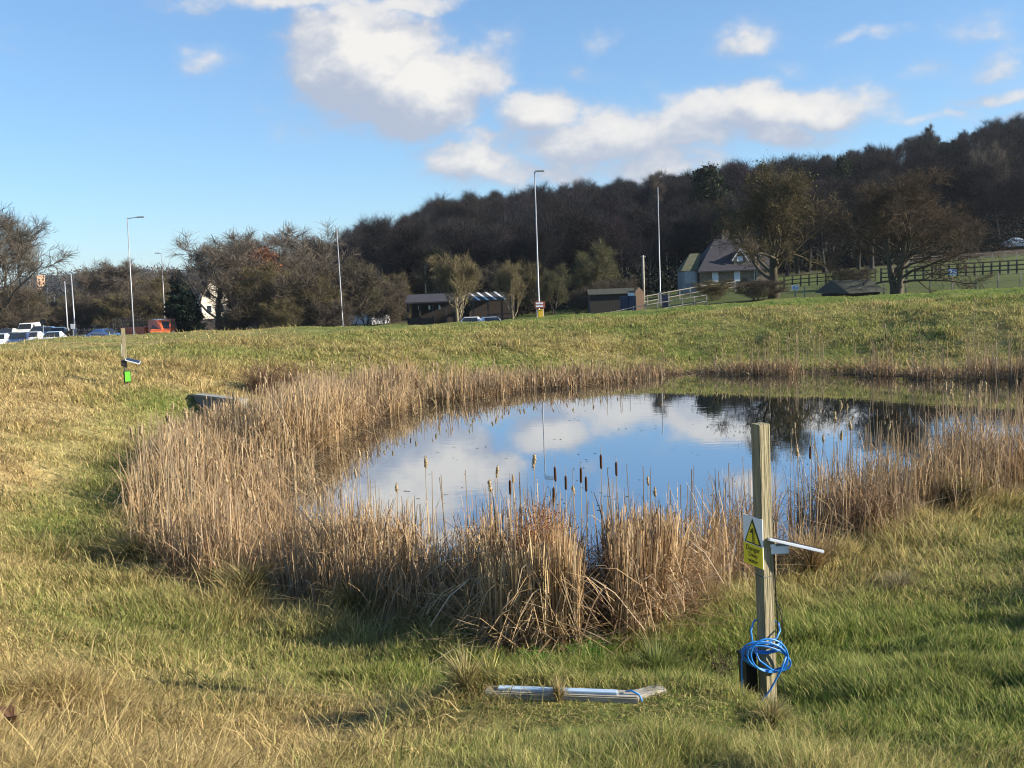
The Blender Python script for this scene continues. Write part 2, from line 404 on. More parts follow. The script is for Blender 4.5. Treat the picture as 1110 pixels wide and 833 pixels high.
lit2 = wf('MULTIPLY', lit.outputs[0], wf('MINIMUM', wf('MAXIMUM', wf('MULTIPLY', c1.outputs[1], .9), .25), 1.1))
cm = N.new('ShaderNodeMix'); cm.data_type = 'RGBA'; cm.inputs[6].default_value = (3.0, 3.35, 4.1, 1); cm.inputs[7].default_value = (6.1, 5.85, 5.5, 1); L.new(lit2, cm.inputs[0])
fm_ = N.new('ShaderNodeMix'); fm_.data_type = 'RGBA'
L.new(wf('MULTIPLY', c1.outputs[0], .93), fm_.inputs[0]); tn = vm('POWER', sky.outputs[0], (.72, .72, .72), N, L); tn = vm('MULTIPLY', tn.outputs[0], (1.24, 1.56, 1.86), N, L); L.new(tn.outputs[0], fm_.inputs[6]); L.new(cm.outputs[2], fm_.inputs[7]); L.new(fm_.outputs[2], bg.inputs['Color'])
sl = bpy.data.lights.new('sun', 'SUN'); so = bpy.data.objects.new('sun', sl); COL.objects.link(so)
sl.energy = 5.0; sl.angle = R_(.5); sl.color = (1, .905, .76)
sd = Vector((math.sin(SUN_AZ) * math.cos(SUN_EL), math.cos(SUN_AZ) * math.cos(SUN_EL), math.sin(SUN_EL)))
so.rotation_euler = sd.to_track_quat('Z', 'Y').to_euler()
# ------------------------------------------------------------------ grass, polar scatter round the viewer's bank
def rand_dirs(n, r=rng):
    a = r.random(n) * 2 * math.pi; return np.stack([np.cos(a), np.sin(a), np.zeros(n)], 1)
HARD = []      # (x, y, radius) kept clear of blades
def scatter_polar(n, d0, d1, az0, az1, power=1.0):
    d = np.exp(rng.uniform(math.log(d0), math.log(d1), n)); a = rng.uniform(az0, az1, n)
    return d * np.sin(a), d * np.cos(a), d
def make_grass(n, d0, d1, az0, az1):
    x, y, d = scatter_polar(n, d0, d1, az0, az1)
    sW = poly_sd(WATER, x, y); sR = poly_sd(REEDS, x, y)
    keep = (sR > -.35 * rng.random(n) - .02) & (sW < 30)
    # grass thins where the far side of the crest is never seen
    keep &= np.hypot(x - (.62 + .16 * np.clip((y - 7.9) / 1.8, 0, 1)), y - np.clip(y, 7.9, 9.7)) > .13
    x, y, d, sW, sR = x[keep], y[keep], d[keep], sW[keep], sR[keep]; n = len(x)
    z = ground_z(x, y)
    g = green_mask(x, y, sW)
    tus = fbm(x * 1.3 + 5, y * 1.3 + 2, 3); tus2 = fbm(x * 3.1, y * 3.1 + 50, 2)
    far = sm(22, 32, y)
    h = .045 + .095 * rng.random(n) ** 1.4 + .25 * sm(.48, .72, tus) * (.4 + .6 * rng.random(n)) * (1 - .55 * g)
    h = h * (1 + .5 * sm(1.2, .0, sR) * (rng.random(n) < .6))
    h = h * (1 - .75 * sm(9.8, 12, sW) * (y > 30))
    for (ax, ay), (bx, by), rad, kf in HARD:
        ex, ey = bx - ax, by - ay; tt = np.clip(((x - ax) * ex + (y - ay) * ey) / (ex * ex + ey * ey + 1e-9), 0, 1)
        h = h * (1 - kf * sm(rad, rad * .55, np.hypot(x - ax - tt * ex, y - ay - tt * ey)))
    path = np.exp(-((sW - 4.0) / .9) ** 2) * (x < -1) * (y < 20)
    h = h * (1 - .35 * path) * (1 + .12 * far)
    thatch = (rng.random(n) < .3) & (g < .85)
    h = np.where(thatch, h * .75 + .03, h) * (1 + .5 * (fbm(x * .55 + 70, y * .55, 2) - .5))
    h = h + .10 * np.exp(-((x - .65) / .7) ** 2 - ((y - 7.4) / .6) ** 2)
    tall = (rng.random(n) < .012) & (g < .6); h = np.where(tall, h + .22, h)
    wid = np.clip(.0017 * d ** .72, .0022, .03) * (.6 + .8 * rng.random(n)) * .52
    # lean: a shared wind/slope direction per patch plus scatter
    th = fbm(x * .8, y * .8 + 11, 2) * 9 + rng.normal(0, 1.5, n)
    lean = np.stack([np.cos(th), np.sin(th), np.zeros(n)], 1)
    amt = h * (.25 + .75 * rng.random(n)) * (.9 - .3 * g)
    amt = np.where(thatch, h * (.9 + .9 * rng.random(n)), amt)
    p0 = np.stack([x, y, z - .015], 1)
    p2 = p0 + lean * amt[:, None]; p2[:, 2] += h * np.where(thatch, .05 + .3 * rng.random(n), .55 + .4 * rng.random(n))
    p1 = p0 + lean * (amt * .2)[:, None]; p1[:, 2] += h * .62
    side = rand_dirs(n)
    # blades face every way, a little more towards the open side so thin ones are not edge-on
    rn = rng.random(n); gg = np.clip(g + rng.normal(0, .27, n) - .1 * tall - .35 * thatch, 0, 1)
    c = grass_col(gg, rn) * (.8 + .4 * tus2)[:, None]
    ct = c * (1 - .35 * (rng.random(n) < .5))[:, None] + .35 * (STRAW * .95) * (rng.random(n) < .5)[:, None]
    return p0, p1, p2, side, wid, c, ct, d
_a, _b = ground_px(527, 757), ground_px(694, 762)
HARD = [((_a.x, _a.y - .22), (_b.x + .32, _b.y - .22), .36, .62)]
parts = []
GRASS = [(430000, 2.5, 7.5, -.72, .72), (400000, 6.5, 15, -.68, .62), (380000, 13, 34, -.68, .62), (480000, 29, 58, -.62, .60)]
for k, a in enumerate(GRASS):
    p0, p1, p2, sd_, wd, c, ct, d = make_grass(*a)
    parts.append(ribbons(p0, p1, p2, sd_, wd, 3 if k < 2 else 2, c, .12, ct))
blade = attr_mat('grass_blade', .7, .36)
v, q, c = join_np(parts); parts = None
tag(link('grass', mesh_np('grass', v, q, c), blade), kind='stuff')
v = q = c = None
# ------------------------------------------------------------------ reed belt: dead leaves and stalks
def in_belt(n, box, seed):
    r = np.random.default_rng(seed)
    x = r.uniform(box[0], box[1], n); y = r.uniform(box[2], box[3], n)
    sW = poly_sd(WATER, x, y); sR = poly_sd(REEDS, x, y)
    k = (sR < .1) & (sW > -.3)
    tt = np.clip((y - 8.0) / 1.7, 0, 1); k &= np.hypot(x - (.66 + .12 * tt), y - (8.0 + 1.7 * tt)) > .19 - .08 * tt     # black muddy runnel
    clumpy = fbm(x * 1.1 + 21, y * 1.1 + 4, 3); k &= r.random(n) < sm(.30, .62, clumpy) * .93 + .07
    return x[k], y[k], sW[k], sR[k]
def reed_h(x, y, sW, sR):
    """tall on the left and right, low at the middle of the near bank and along the far bank"""
    h = np.full(x.shape, 1.25)
    near = np.exp(-((x - .8) / 2.4) ** 2) * (y < 14)
    h = h - near * (.02 + .34 * sm(.8, 2.0, -sR))
    h = h + .22 * sm(-2.5, -4.8, x) * (y < 24)
    h = h + .22 * np.exp(-((x - .45) / 1.25) ** 2) * (y < 11)
    far = sm(28.0, 29.5, y) * sm(-3, 1, x); h = h * (1 - .26 * sm(20, 26, y) * sm(2, -2, x))
    h = h * (1 - .52 * far)
    gap = np.exp(-((x - 6.2) / 1.5) ** 2) * (y > 29); h = h * (1 - .6 * gap)
    h = h + .34 * sm(6, 10, x) * (y < 24)
    h = h * (1 - .58 * sm(2.1, .4, sW) * (y < 19.5) * sm(-1.8, -3.2, x))            # broken down at the water's edge
    h = h * (1 - .55 * np.exp(-((y - 20.5) / 4.5) ** 2) * sm(-4.9, -5.8, x))   # low in front of the headwall
    return h
REED_A = np.array([.57, .425, .22]); REED_B = np.array([.39, .25, .125]); REED_C = np.array([.20, .135, .085]); REED_D = np.array([.43, .33, .21])
def reed_col(n, x, y, r):
    k = fbm(x * .8 + 3, y * .8, 3); u = np.clip(k + r.normal(0, .22, n), 0, 1)[:, None]
    c = np.where(u < .42, REED_C + (REED_B - REED_C) * (u / .42), REED_B + (REED_A - REED_B) * ((u - .42) / .58))
    dd = (r.random(n) < .25)[:, None]; c = np.where(dd, REED_D * (.7 + .5 * r.random((n, 1))), c)
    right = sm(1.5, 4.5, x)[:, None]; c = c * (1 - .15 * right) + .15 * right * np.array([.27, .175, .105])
    return np.clip(c * (.75 + .5 * r.random((n, 1))), .01, .8)
parts = []
def leaves(n, box, seed, wmul=1.0, kind='up', lean=.18):
    x, y, sW, sR = in_belt(n, box, seed); r = np.random.default_rng(seed + 1); n = len(x)
    z = np.maximum(ground_z(x, y), -.12)
    H = reed_h(x, y, sW, sR) * (.35 + .68 * r.random(n)) * (1 + .7 * (fbm(x * 1.2, y * 1.2 + 9, 2) - .5))
    edge = sm(.3, -.5, sR); run = np.exp(-((x - .68) / .22) ** 2) * (y < 9.6); H = H * (1 - .35 * run)
    H = H * (.55 + .45 * edge + .3 * (1 - edge) * np.exp(-((x - .45) / 1.1) ** 2) * (y < 11))
    ld = rand_dirs(n, r)
    if kind == 'up':
        am = H * np.abs(r.normal(0, lean, n)); brk = r.random(n) < (.36 if lean > .1 else .22)
        p0 = np.stack([x, y, z - .03], 1)
        p1 = p0 + ld * (am * .2)[:, None]; p1[:, 2] += H * .7
        p2 = p0 + ld * am[:, None]; p2[:, 2] += H
        # broken leaves fold over
        p1[brk, 2] = p0[brk, 2] + H[brk] * 1.15
        p2[brk] = p0[brk] + ld[brk] * (H[brk] * (.25 + .45 * r.random(brk.sum())))[:, None]; p2[brk, 2] = p0[brk, 2] + H[brk] * (.25 + .5 * r.random(brk.sum()))
        wd = (.003 + .0075 * r.random(n) ** 1.5) * wmul
    else:   # litter: fallen at all angles
        L_ = .35 + .6 * r.random(n)
        p0 = np.stack([x, y, z + .02 + H * .42 * r.random(n) ** 1.6], 1)
        el = r.normal(.12, .38, n)
        dv = ld * np.cos(el)[:, None]; dv[:, 2] = np.sin(el)
        p2 = p0 + dv * L_[:, None]; p2[:, 2] = np.maximum(p2[:, 2], .02); p1 = (p0 + p2) / 2; p1[:, 2] += .06 * r.normal(0, 1, n)
        p1[:, 2] = np.maximum(p1[:, 2], .02)
        wd = (.004 + .005 * r.random(n)) * wmul
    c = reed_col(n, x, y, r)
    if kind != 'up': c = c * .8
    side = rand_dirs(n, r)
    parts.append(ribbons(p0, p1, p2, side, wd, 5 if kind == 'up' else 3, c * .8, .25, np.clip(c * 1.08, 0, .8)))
BOXES = [((-7.3, 9, 8, 17), 56000, 1.0), ((-7.3, -3, 17, 33), 40000, 1.5), ((9, 20, 14, 27), 44000, 1.45), ((-4, 20, 27, 35), 34000, 1.9)]
for i, (bx, n, wm_) in enumerate(BOXES):
    leaves(n, bx, 100 + i * 10, wm_); leaves(int(n * .85), bx, 105 + i * 10, wm_, 'fallen')
# bare stalks, pale and straight, above the leaves
def stalks(n, box, seed, wmul):
    x, y, sW, sR = in_belt(n, box, seed); r = np.random.default_rng(seed + 1); n = len(x)
    z = np.maximum(ground_z(x, y), -.1); H = (reed_h(x, y, sW, sR) * (.85 + .4 * r.random(n)))
    far = (y > 28.5) & (x > 3); H = np.where(far, H * 1.55, H)
    ld = rand_dirs(n, r); am = H * np.abs(r.normal(0, .05, n))
    p0 = np.stack([x, y, z - .03], 1); p2 = p0 + ld * am[:, None]; p2[:, 2] += H; p1 = (p0 + p2) / 2
    c = REED_D * (.75 + .5 * r.random((n, 1))); wd = (.005 + .002 * r.random(n)) * wmul
    s1 = rand_dirs(n, r); s2 = np.stack([-s1[:, 1], s1[:, 0], s1[:, 2]], 1)
    for s in (s1, s2): parts.append(ribbons(p0, p1, p2, s, wd, 3, c, .7))
leaves(9000, (-2.7, -.2, 9.2, 11.4), 530, 1.2)
for j_ in range(3): leaves((6500, 5500, 4500)[j_], ((-.35, .55, 8.4, 9.9), (.8, 1.6, 8.6, 10.0), (-.5, 1.7, 8.3, 9.4))[j_], 500 + 7 * j_, 1.5, ('up', 'up', 'fallen')[j_], .08)
for i, (bx, n, wm_) in enumerate(BOXES): stalks(n // (34 if i == 0 else 20), bx, 300 + i * 10, wm_)
v, q, c = join_np(parts); parts = None
reed_m = attr_mat('dead_reed', .65, .22, .3)
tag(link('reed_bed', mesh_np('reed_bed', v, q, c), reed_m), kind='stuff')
v = q = c = None
# ------------------------------------------------------------------ trees
def norm(v): return v / (np.linalg.norm(v, axis=-1, keepdims=True) + 1e-9)
def tube_np(P, Rr, n):
    """polyline tube -> verts, quads"""
    P = np.asarray(P); K = len(P); d = np.gradient(P, axis=0); d = norm(d)
    h = np.array([0.31, .17, 1.0]) if abs(d[:, 2]).mean() < .8 else np.array([1.0, .2, 0])
    x = norm(np.cross(d, h)); y = np.cross(d, x)
    a = np.arange(n) * 2 * math.pi / n
    V = P[:, None] + (x[:, None] * np.cos(a)[None, :, None] + y[:, None] * np.sin(a)[None, :, None]) * np.asarray(Rr)[:, None, None]
    i = np.arange(K - 1)[:, None] * n; k = np.arange(n)[None]
    q = np.stack([i + k, i + (k + 1) % n, i + n + (k + 1) % n, i + n + k], -1).reshape(-1, 4)
    return V.reshape(-1, 3), q
def grow_tree(seed, H, spread=.5, trunk_h=.25, r0=None, n1=9, n2=6, n3=5, ntw=12, tw_w=.012, tw_l=.09, tropism=.12, stems=1, bark=(.10, .08, .06), twig=(.10, .075, .055),
              ang=(.9, .8, .7), lr=(.62, .5, .45), wig=.16, leaf=None, nleaf=0, leaf_s=.1, droop=0.0, ivy=0, levels=3, trunk_l=.86):
    """returns (trunk verts, quads, colours), (crown verts, quads, colours); unit: metres, base at the origin"""
    r = np.random.default_rng(seed); bark = np.array(bark); twig = np.array(twig)
    tv, tw = [], []; ends = []
    r0 = r0 or H * .022
    def poly(p, d, L, n, trop, wg):
        pts = [p]; d = d / np.linalg.norm(d)
        for i in range(n):
            d = d + r.normal(0, wg, 3) + np.array([0, 0, trop]); d = d / np.linalg.norm(d)
            pts.append(pts[-1] + d * L / n)
        return np.array(pts)
    def child_dir(d, a):
        h = r.normal(0, 1, 3); h = h - d * h.dot(d); h /= np.linalg.norm(h)
        return d * math.cos(a) + h * math.sin(a)
    def rec(p, d, L, rad, lev):
        n = (8, 6, 5, 4)[lev]
        P = poly(p, d, L, n, (.03, tropism, tropism * .8, tropism * .5 - droop)[lev], (wig * .35, wig, wig * 1.2, wig * 1.3)[lev])
        Rr = rad * (1 - .72 * np.linspace(0, 1, n + 1) ** 1.1)
        if lev == 0: Rr[0] *= 1.35
        V, q = tube_np(P, Rr, (8, 6, 4, 3)[lev])
        C = np.tile((bark if lev < 2 else bark * .5 + twig * .5) * r.uniform(.8, 1.2), (len(V), 1)) * r.uniform(.85, 1.15, (len(V), 1))
        (tv if lev < 2 else tw).append((V, q, C))
        if lev == levels: ends.append(P); return
        m = (n1, n2, n3)[lev]
        t0 = (trunk_h, .25, .2)[lev]
        for k in range(m):
            t = t0 + (1 - t0) * ((k + r.random()) / m); i = min(int(t * n), n - 1); f = t * n - i
            q0 = P[i] * (1 - f) + P[i + 1] * f; dd = norm(P[i + 1] - P[i])
            a = ang[lev] * r.uniform(.65, 1.2) * ((1.15 - .75 * t) if lev == 0 else 1)
            cl = L * lr[lev] * r.uniform(.7, 1.2) * ((1.05 - .55 * t) if lev == 0 else (1.1 - .5 * t))
            if lev == 0: cl = H * spread * r.uniform(.75, 1.15) * (1.05 - .5 * (t - trunk_h) / (1 - trunk_h))
            rec(q0, child_dir(dd, a), cl, max(Rr[i] * (.5 if lev == 0 else .55), .006), lev + 1)
        if lev > 0: ends.append(P[-3:])
    for s in range(stems):
        if stems == 1: p, d, L, rr = np.zeros(3), np.array([r.normal(0, .03), r.normal(0, .03), 1.0]), H * trunk_l, r0
        else:
            a = 2 * math.pi * (s + r.uniform(-.2, .2)) / stems; o = r.uniform(.05, .14) * stems ** .5 * H * .12
            p, d, L, rr = np.array([math.cos(a) * o, math.sin(a) * o, 0]), np.array([math.cos(a) * .32, math.sin(a) * .32, 1.0]), H * r.uniform(.7, .9), r0 * r.uniform(.6, 1)
        rec(p, d, L, rr, 0)
    # twigs in one go
    E_ = [e for e in ends if len(e) >= 3]
    T0, D0 = [], []
    for e in E_:
        u = r.random(ntw) * (len(e) - 1); i = np.minimum(u.astype(int), len(e) - 2); f = (u - i)[:, None]
        T0.append(e[i] * (1 - f) + e[i + 1] * f); D0.append(norm(e[i + 1] - e[i]))
    T0 = np.concatenate(T0); D0 = np.concatenate(D0); n = len(T0)
    d = norm(D0 * .8 + r.normal(0, .55, (n, 3)) + np.array([0, 0, tropism * 1.5 - droop])); Ln = H * tw_l * (.5 + r.random(n))
    p2 = T0 + d * Ln[:, None]; p1 = (T0 + p2) / 2 + r.normal(0, .08, (n, 3)) * Ln[:, None]
    c = twig * (.7 + .6 * r.random((n, 1)))
    side = norm(np.cross(d, r.normal(0, 1, (n, 3))))
    tw.append(ribbons(T0, p1, p2, side, np.full(n, tw_w) * (.6 + .8 * r.random(n)), 2, c, .4))
    d2 = norm(d + r.normal(0, .6, (n, 3))); q2 = p1 + d2 * (Ln * .6)[:, None]
    tw.append(ribbons(p1, (p1 + q2) / 2, q2, norm(np.cross(d2, r.normal(0, 1, (n, 3)))), np.full(n, tw_w * .75), 1, c, .5))
    if nleaf:
        i = r.integers(0, n, nleaf); lp = p2[i] + r.normal(0, .03 * H, (nleaf, 3)); tw.append(leaf_np(lp, leaf_s, np.array(leaf), r))
    if ivy:
        # evergreen ivy round the stem and lower limbs
        src = np.concatenate([v for v, _, _ in tv]); i = r.integers(0, len(src), ivy)
        lp = src[i] + r.normal(0, .035 * H, (ivy, 3)); lp[:, 2] = np.abs(lp[:, 2]); tw.append(leaf_np(lp, leaf_s * 1.3, np.array((.022, .036, .014)), r))
    return join_np(tv), join_np(tw)
def leaf_np(P, s, colr, r):
    n = len(P); a = norm(r.normal(0, 1, (n, 3))); b = norm(np.cross(a, r.normal(0, 1, (n, 3))))
    ss = (s * (.5 + r.random(n)))[:, None]
    V = np.stack([P - a * ss, P - b * ss * .6, P + a * ss, P + b * ss * .6], 1).reshape(-1, 3)
    q = np.arange(4 * n).reshape(-1, 4)
    C = np.repeat(colr * (.6 + .8 * r.random((n, 1))), 4, 0)
    return V, q, C
def conifer(seed, H, R, n=9000, s=.16, colr=(.018, .036, .020), taper=1.0, flat=0.0, z0=.03):
    r = np.random.default_rng(seed)
    tv = [tube_np(np.array([[0, 0, t * H * .95] for t in np.linspace(0, 1, 7)]), H * .02 * (1 - .8 * np.linspace(0, 1, 7)), 7)]
    tv = [(v, q, np.tile((.07, .05, .035), (len(v), 1))) for v, q in tv]
    tw = []; nb = 170
    for k in range(nb):
        t = z0 + (1 - z0) * (k + r.random()) / nb; L = R * ((1 - t) ** (.75 * taper) + .04) * r.uniform(.6, 1.12); a = r.random() * 6.28
        if flat: L = R * math.sqrt(max(0, 1 - (2 * (t - .5)) ** 2)) * r.uniform(.7, 1.1)
        u = np.linspace(0, 1, 5)[:, None]; d = np.array([math.cos(a), math.sin(a), 0])
        P = np.array([0, 0, t * H]) + d * L * u + np.array([0, 0, 1]) * (-.25 * L * u + .18 * L * u ** 2)
        v, q = tube_np(P, H * .006 * (1 - .8 * u[:, 0]), 3); tw.append((v, q, np.tile((.05, .04, .03), (len(v), 1))))
        m = max(6, int(n / nb * (.25 + 1.5 * L / R))); w = r.random((m, 1)) ** .6
        lp = np.array([0, 0, t * H]) + d * L * w + np.array([0, 0, 1]) * (-.25 * L * w + .18 * L * w ** 2) + r.normal(0, .075 * R, (m, 3)) * np.array([1, 1, .7])
        tw.append(leaf_np(lp, s, np.array(colr) * r.uniform(.7, 1.4), r))
    return join_np(tv), join_np(tw)
bark_m = attr_mat('tree_bark', .9, 0, .1); twig_m = attr_mat('tree_twigs', .9, .1, .1)
PROTO = {}
def proto(key, fn, *a, **k):
    (v1, q1, c1), (v2, q2, c2) = fn(*a, **k)
    PROTO[key] = (mesh_np('trunk', v1, q1, c1, True), mesh_np('crown', v2, q2, c2))
    for mm, ma in zip(PROTO[key], (bark_m, twig_m)): mm.materials.append(ma)
    PROTO[key + '_np'] = ((v1, q1, c1), (v2, q2, c2))
def plant_tree(key, name, label, loc, scale=1.0, rz=None, group=None, cat='tree', sx=1.0):
    root = thing(name, label, cat, loc, random.uniform(0, 6.28) if rz is None else rz, group)
    root.scale = (scale * sx, scale * sx, scale)
    for nm, me in zip(('trunk', 'crown'), PROTO[key]):
        o = bpy.data.objects.new(nm, me); COL.objects.link(o); o.parent = root
    return root
OL = (.105, .088, .045); BR = (.105, .088, .066); GY = (.12, .10, .08); RD = (.12, .055, .04); DK = (.05, .04, .034)
proto('bare', grow_tree, 1, 10, spread=0.58, trunk_h=0.25, n1=10, n2=7, n3=5, ntw=11, tw_w=.014, twig=GY, tropism=0.1, trunk_l=0.55, ang=(1.0, .75, .7), lr=(.62, .55, .5), tw_l=0.075)
proto('bare_wide', grow_tree, 2, 10, spread=0.62, trunk_h=0.28, n1=11, n2=7, n3=5, ntw=12, tw_w=.013, twig=BR, tropism=0.07, trunk_l=0.5, ang=(1.1, .8, .75), lr=(.62, .55, .5), tw_l=0.07)
proto('fan', grow_tree, 3, 10, spread=0.6, trunk_h=0.2, n1=12, n2=7, n3=5, ntw=12, tw_w=.014, twig=(.17, .14, .075), bark=(.20, .17, .11), tropism=.22, ang=(.75, .6, .6), trunk_l=0.5, tw_l=0.075)
proto('bush', grow_tree, 4, 6, spread=.55, trunk_h=.06, stems=5, r0=.07, n1=7, n2=6, n3=4, ntw=6, tw_w=.012, twig=OL, tropism=.14, tw_l=.10)
proto('bush_brown', grow_tree, 5, 6, spread=.5, trunk_h=.06, stems=6, r0=.06, n1=6, n2=6, n3=4, ntw=6, tw_w=.012, twig=(.085, .070, .052), tropism=.12, tw_l=.10)
proto('dome', grow_tree, 6, 8, spread=0.55, trunk_h=.08, stems=3, r0=.1, n1=10, n2=7, n3=5, ntw=6, tw_w=.014, twig=(.10, .095, .05), tropism=.2, tw_l=.09, trunk_l=0.7)
proto('oak', grow_tree, 7, 14, spread=0.5, trunk_h=0.2, r0=.46, n1=17, n2=8, n3=6, ntw=8, tw_w=.015, twig=(.10, .078, .042), bark=(.075, .065, .045), tropism=.06, tw_l=.06, nleaf=2600, leaf=(.075, .08, .03), leaf_s=.09, wig=.2, trunk_l=0.6, ang=(1.15, .8, .75))
proto('spread', grow_tree, 8, 9, spread=0.72, trunk_h=.12, stems=3, r0=.26, n1=11, n2=8, n3=6, ntw=8, tw_w=.012, twig=(.085, .062, .042), bark=(.085, .075, .058), tropism=.03, tw_l=.07, ang=(1.05, .75, .7), wig=.17, trunk_l=0.7)
proto('tall', grow_tree, 9, 14, spread=.24, trunk_h=.35, n1=14, n2=6, n3=4, ntw=10, tw_w=.014, twig=GY, tropism=.25, tw_l=.05, ang=(.7, .6, .6))
proto('ivy', grow_tree, 10, 14, spread=.28, trunk_h=.12, n1=16, n2=6, n3=4, ntw=8, tw_w=.02, twig=DK, tropism=.12, tw_l=.05, ivy=15000, leaf_s=.17)
proto('fir', conifer, 12, 9, 2.7, 15000, .14, (.012, .022, .016), .8)
proto('pine', conifer, 13, 7, 3.4, 14000, .2, (.020, .045, .022), 1, 1.0, .25)
proto('red', grow_tree, 14, 9, spread=.45, trunk_h=.1, n1=11, n2=6, n3=5, ntw=10, tw_w=.018, twig=RD, tropism=.1, nleaf=5000, leaf=(.15, .06, .03), leaf_s=.12, trunk_l=0.6)
# light kinds for the wood, its shade put into the dark twig colours
for k_, (tw_, sp_, tr_) in enumerate((((.028, .025, .026), .46, .14), ((.025, .025, .025), .40, .2), ((.031, .026, .026), .5, .08), ((.024, .024, .026), .42, .12), ((.036, .028, .027), .46, .1), ((.029, .029, .025), .36, .22))):
    v = grow_tree(30 + k_, 14, spread=sp_, trunk_l=.72, trunk_h=.3, ang=(.85, .75, .7), n1=11, n2=7, n3=4, ntw=8, tw_w=.017, tw_l=.12, twig=tw_, bark=(.045, .042, .04), tropism=tr_, wig=.19)
    PROTO['w%d' % k_] = v
def T(key, px, Y, top, name, label, group=None, sx=1.0, rz=None, base=None, cat='tree', Hn=None):
    """stand a tree of kind key in photo column px at distance Y so that it reaches photo row top"""
    b = on_ground(px, Y) if base is None else at(px, base, Y)
    x = at(px, top, Y); Hh = x.z - b.z
    if Hn is None: Hn = max(v.co.z for v in PROTO[key][1].vertices)
    if 'bush' in key: b = b - Vector((0, 0, .16 * Hh)); Hh *= 1.16
    return plant_tree(key, name, label, b, Hh / Hn, rz, group, cat, sx)
_hn = {k: max(v.co.z for v in PROTO[k][1].vertices) for k in list(PROTO) if not k.endswith('_np') and not k.startswith('w')}
for k in list(PROTO):
    if k.endswith('_np'): del PROTO[k]
def TT(key, *a, **k): return T(key, *a, Hn=_hn[key], **k)
MID = 'bare trees and shrubs along the road below the wood'
TT('bare_wide', -2, 128, 214, 'bare_tree', 'large bare tree cut off by the left edge of the picture', sx=1.1)
TT('bush_brown', 6, 130, 300, 'roadside_shrub', 'low brown twiggy shrub under the large bare tree at the left edge', MID, sx=1.3)
TT('bush', 27, 135, 306, 'roadside_shrub', 'olive twiggy shrub behind the queue of cars beside the sunlit tower', MID, sx=1.1)
LB = 'bare trees of the tree belt behind the left lamp posts'
for i, (px, Y_, top, kk, sx) in enumerate([(58, 175, 318, 'dome', 1.3), (80, 185, 316, 'bush', 1.3), (98, 170, 310, 'dome', 1.2), (112, 150, 277, 'bare', 1.15), (128, 160, 282, 'bare', 1.15), (143, 150, 276, 'bare', 1.1), (160, 170, 292, 'dome', 1.3), (172, 150, 294, 'bush', 1.3), (186, 165, 288, 'bare_wide', .9), (122, 185, 292, 'dome', 1.3), (150, 140, 308, 'bush_brown', 1.3), (104, 142, 312, 'bush_brown', 1.4), (84, 150, 326, 'bush_brown', 1.4), (66, 145, 328, 'bush', 1.4), (132, 138, 314, 'bush', 1.4), (176, 140, 312, 'bush', 1.4), (45, 150, 322, 'bush_brown', 1.4)]):
    TT(kk, px, Y_, top, 'belt_tree', 'bare brown tree in the belt behind the left lamp posts', LB, sx)
TT('fir', 197, 104, 291, 'conifer', 'dark evergreen conifer beside the white gabled house')
TT('fir', 211, 107, 312, 'conifer', 'shorter dark conifer tucked between the taller one and the white wall', sx=1.0)
TT('bare', 236, 96, 244, 'bare_tree', 'tall bare tree with open crown in front of the cream gable', sx=1.35, rz=1.0)
TT('bare', 290, 112, 243, 'bare_tree', 'tall thin crowned bare tree rising behind the brown thicket', sx=1.25)
TT('red', 283, 100, 262, 'copper_tree', 'bare tree with clinging russet leaves beside the cream gable', sx=1.15)
TT('bare', 340, 118, 236, 'bare_tree', 'pale bare tree reaching highest behind the left thicket', sx=1.3)
TT('bare_wide', 318, 108, 262, 'bare_tree', 'dense olive crowned bare tree left of the lamp post with no arm', sx=1.25)
for i, (px, Y_, top, kk, sx, lb) in enumerate([(268, 92, 290, 'bush_brown', 1.1, 'brown thicket shrub at the foot of the tree with russet leaves'), (292, 92, 276, 'bush', 1.05, 'tall olive thicket shrub at the middle of the left thicket'), (320, 93, 284, 'bush_brown', 1.1, 'brown twiggy shrub just left of the lamp post with no arm'), (345, 94, 290, 'bush', 1.1, 'olive twiggy shrub behind the lamp post with no arm'),
        (376, 98, 272, 'bush_brown', 1.0, 'reddish brown shrub just right of the lamp post with no arm'), (398, 99, 276, 'dome', .9, 'dark domed shrub in front of the white cottage'), (418, 104, 296, 'bush_brown', 1.1, 'brown shrub between the white cottage and the long dark shed'), (430, 112, 290, 'bush', .9, 'low shrub behind the left end of the dark shed'), (455, 122, 292, 'bush_brown', 1.2, 'wide brown shrub behind the long dark shed'), (252, 93, 336, 'bush_brown', 1.2, 'low dark shrub in front of the cream gable'), (308, 90, 318, 'bush', 1.3, 'low spreading shrub along the foot of the left thicket'), (360, 91, 320, 'bush_brown', 1.2, 'low shrub at the foot of the lamp post with no arm')]):
    TT(kk, px, Y_, top, 'thicket_shrub', lb, MID, sx)
TT('fan', 499, 82, 267, 'bare_tree', 'pale fan shaped bare tree in front of the dark shed', sx=1.15)
TT('fan', 556, 92, 278, 'bare_tree', 'slender grey bare tree right of the striped shelter roof', sx=.75)
for i, (px, Y_, top, kk, sx, lb) in enumerate([(530, 118, 276, 'bush_brown', 1.1, 'purple brown bush behind the striped shelter roof'), (572, 116, 276, 'bush', 1.0, 'grey olive bush behind the tall lamp post with the signs'), (600, 112, 282, 'dome', 1.0, 'thin bare bush between the tall lamp post and the domed tree'), (512, 128, 284, 'bush', 1.0, 'pale bush behind the pale fan shaped tree'), (476, 126, 288, 'dome', 1.0, 'dim bush behind the dark shed and left of the fan shaped tree')]):
    TT(kk, px, Y_, top, 'bush', lb, MID, sx, cat='bush')
TT('dome', 645, 98, 256, 'domed_tree', 'olive domed tree standing alone left of the small wooden hut', sx=1.12)
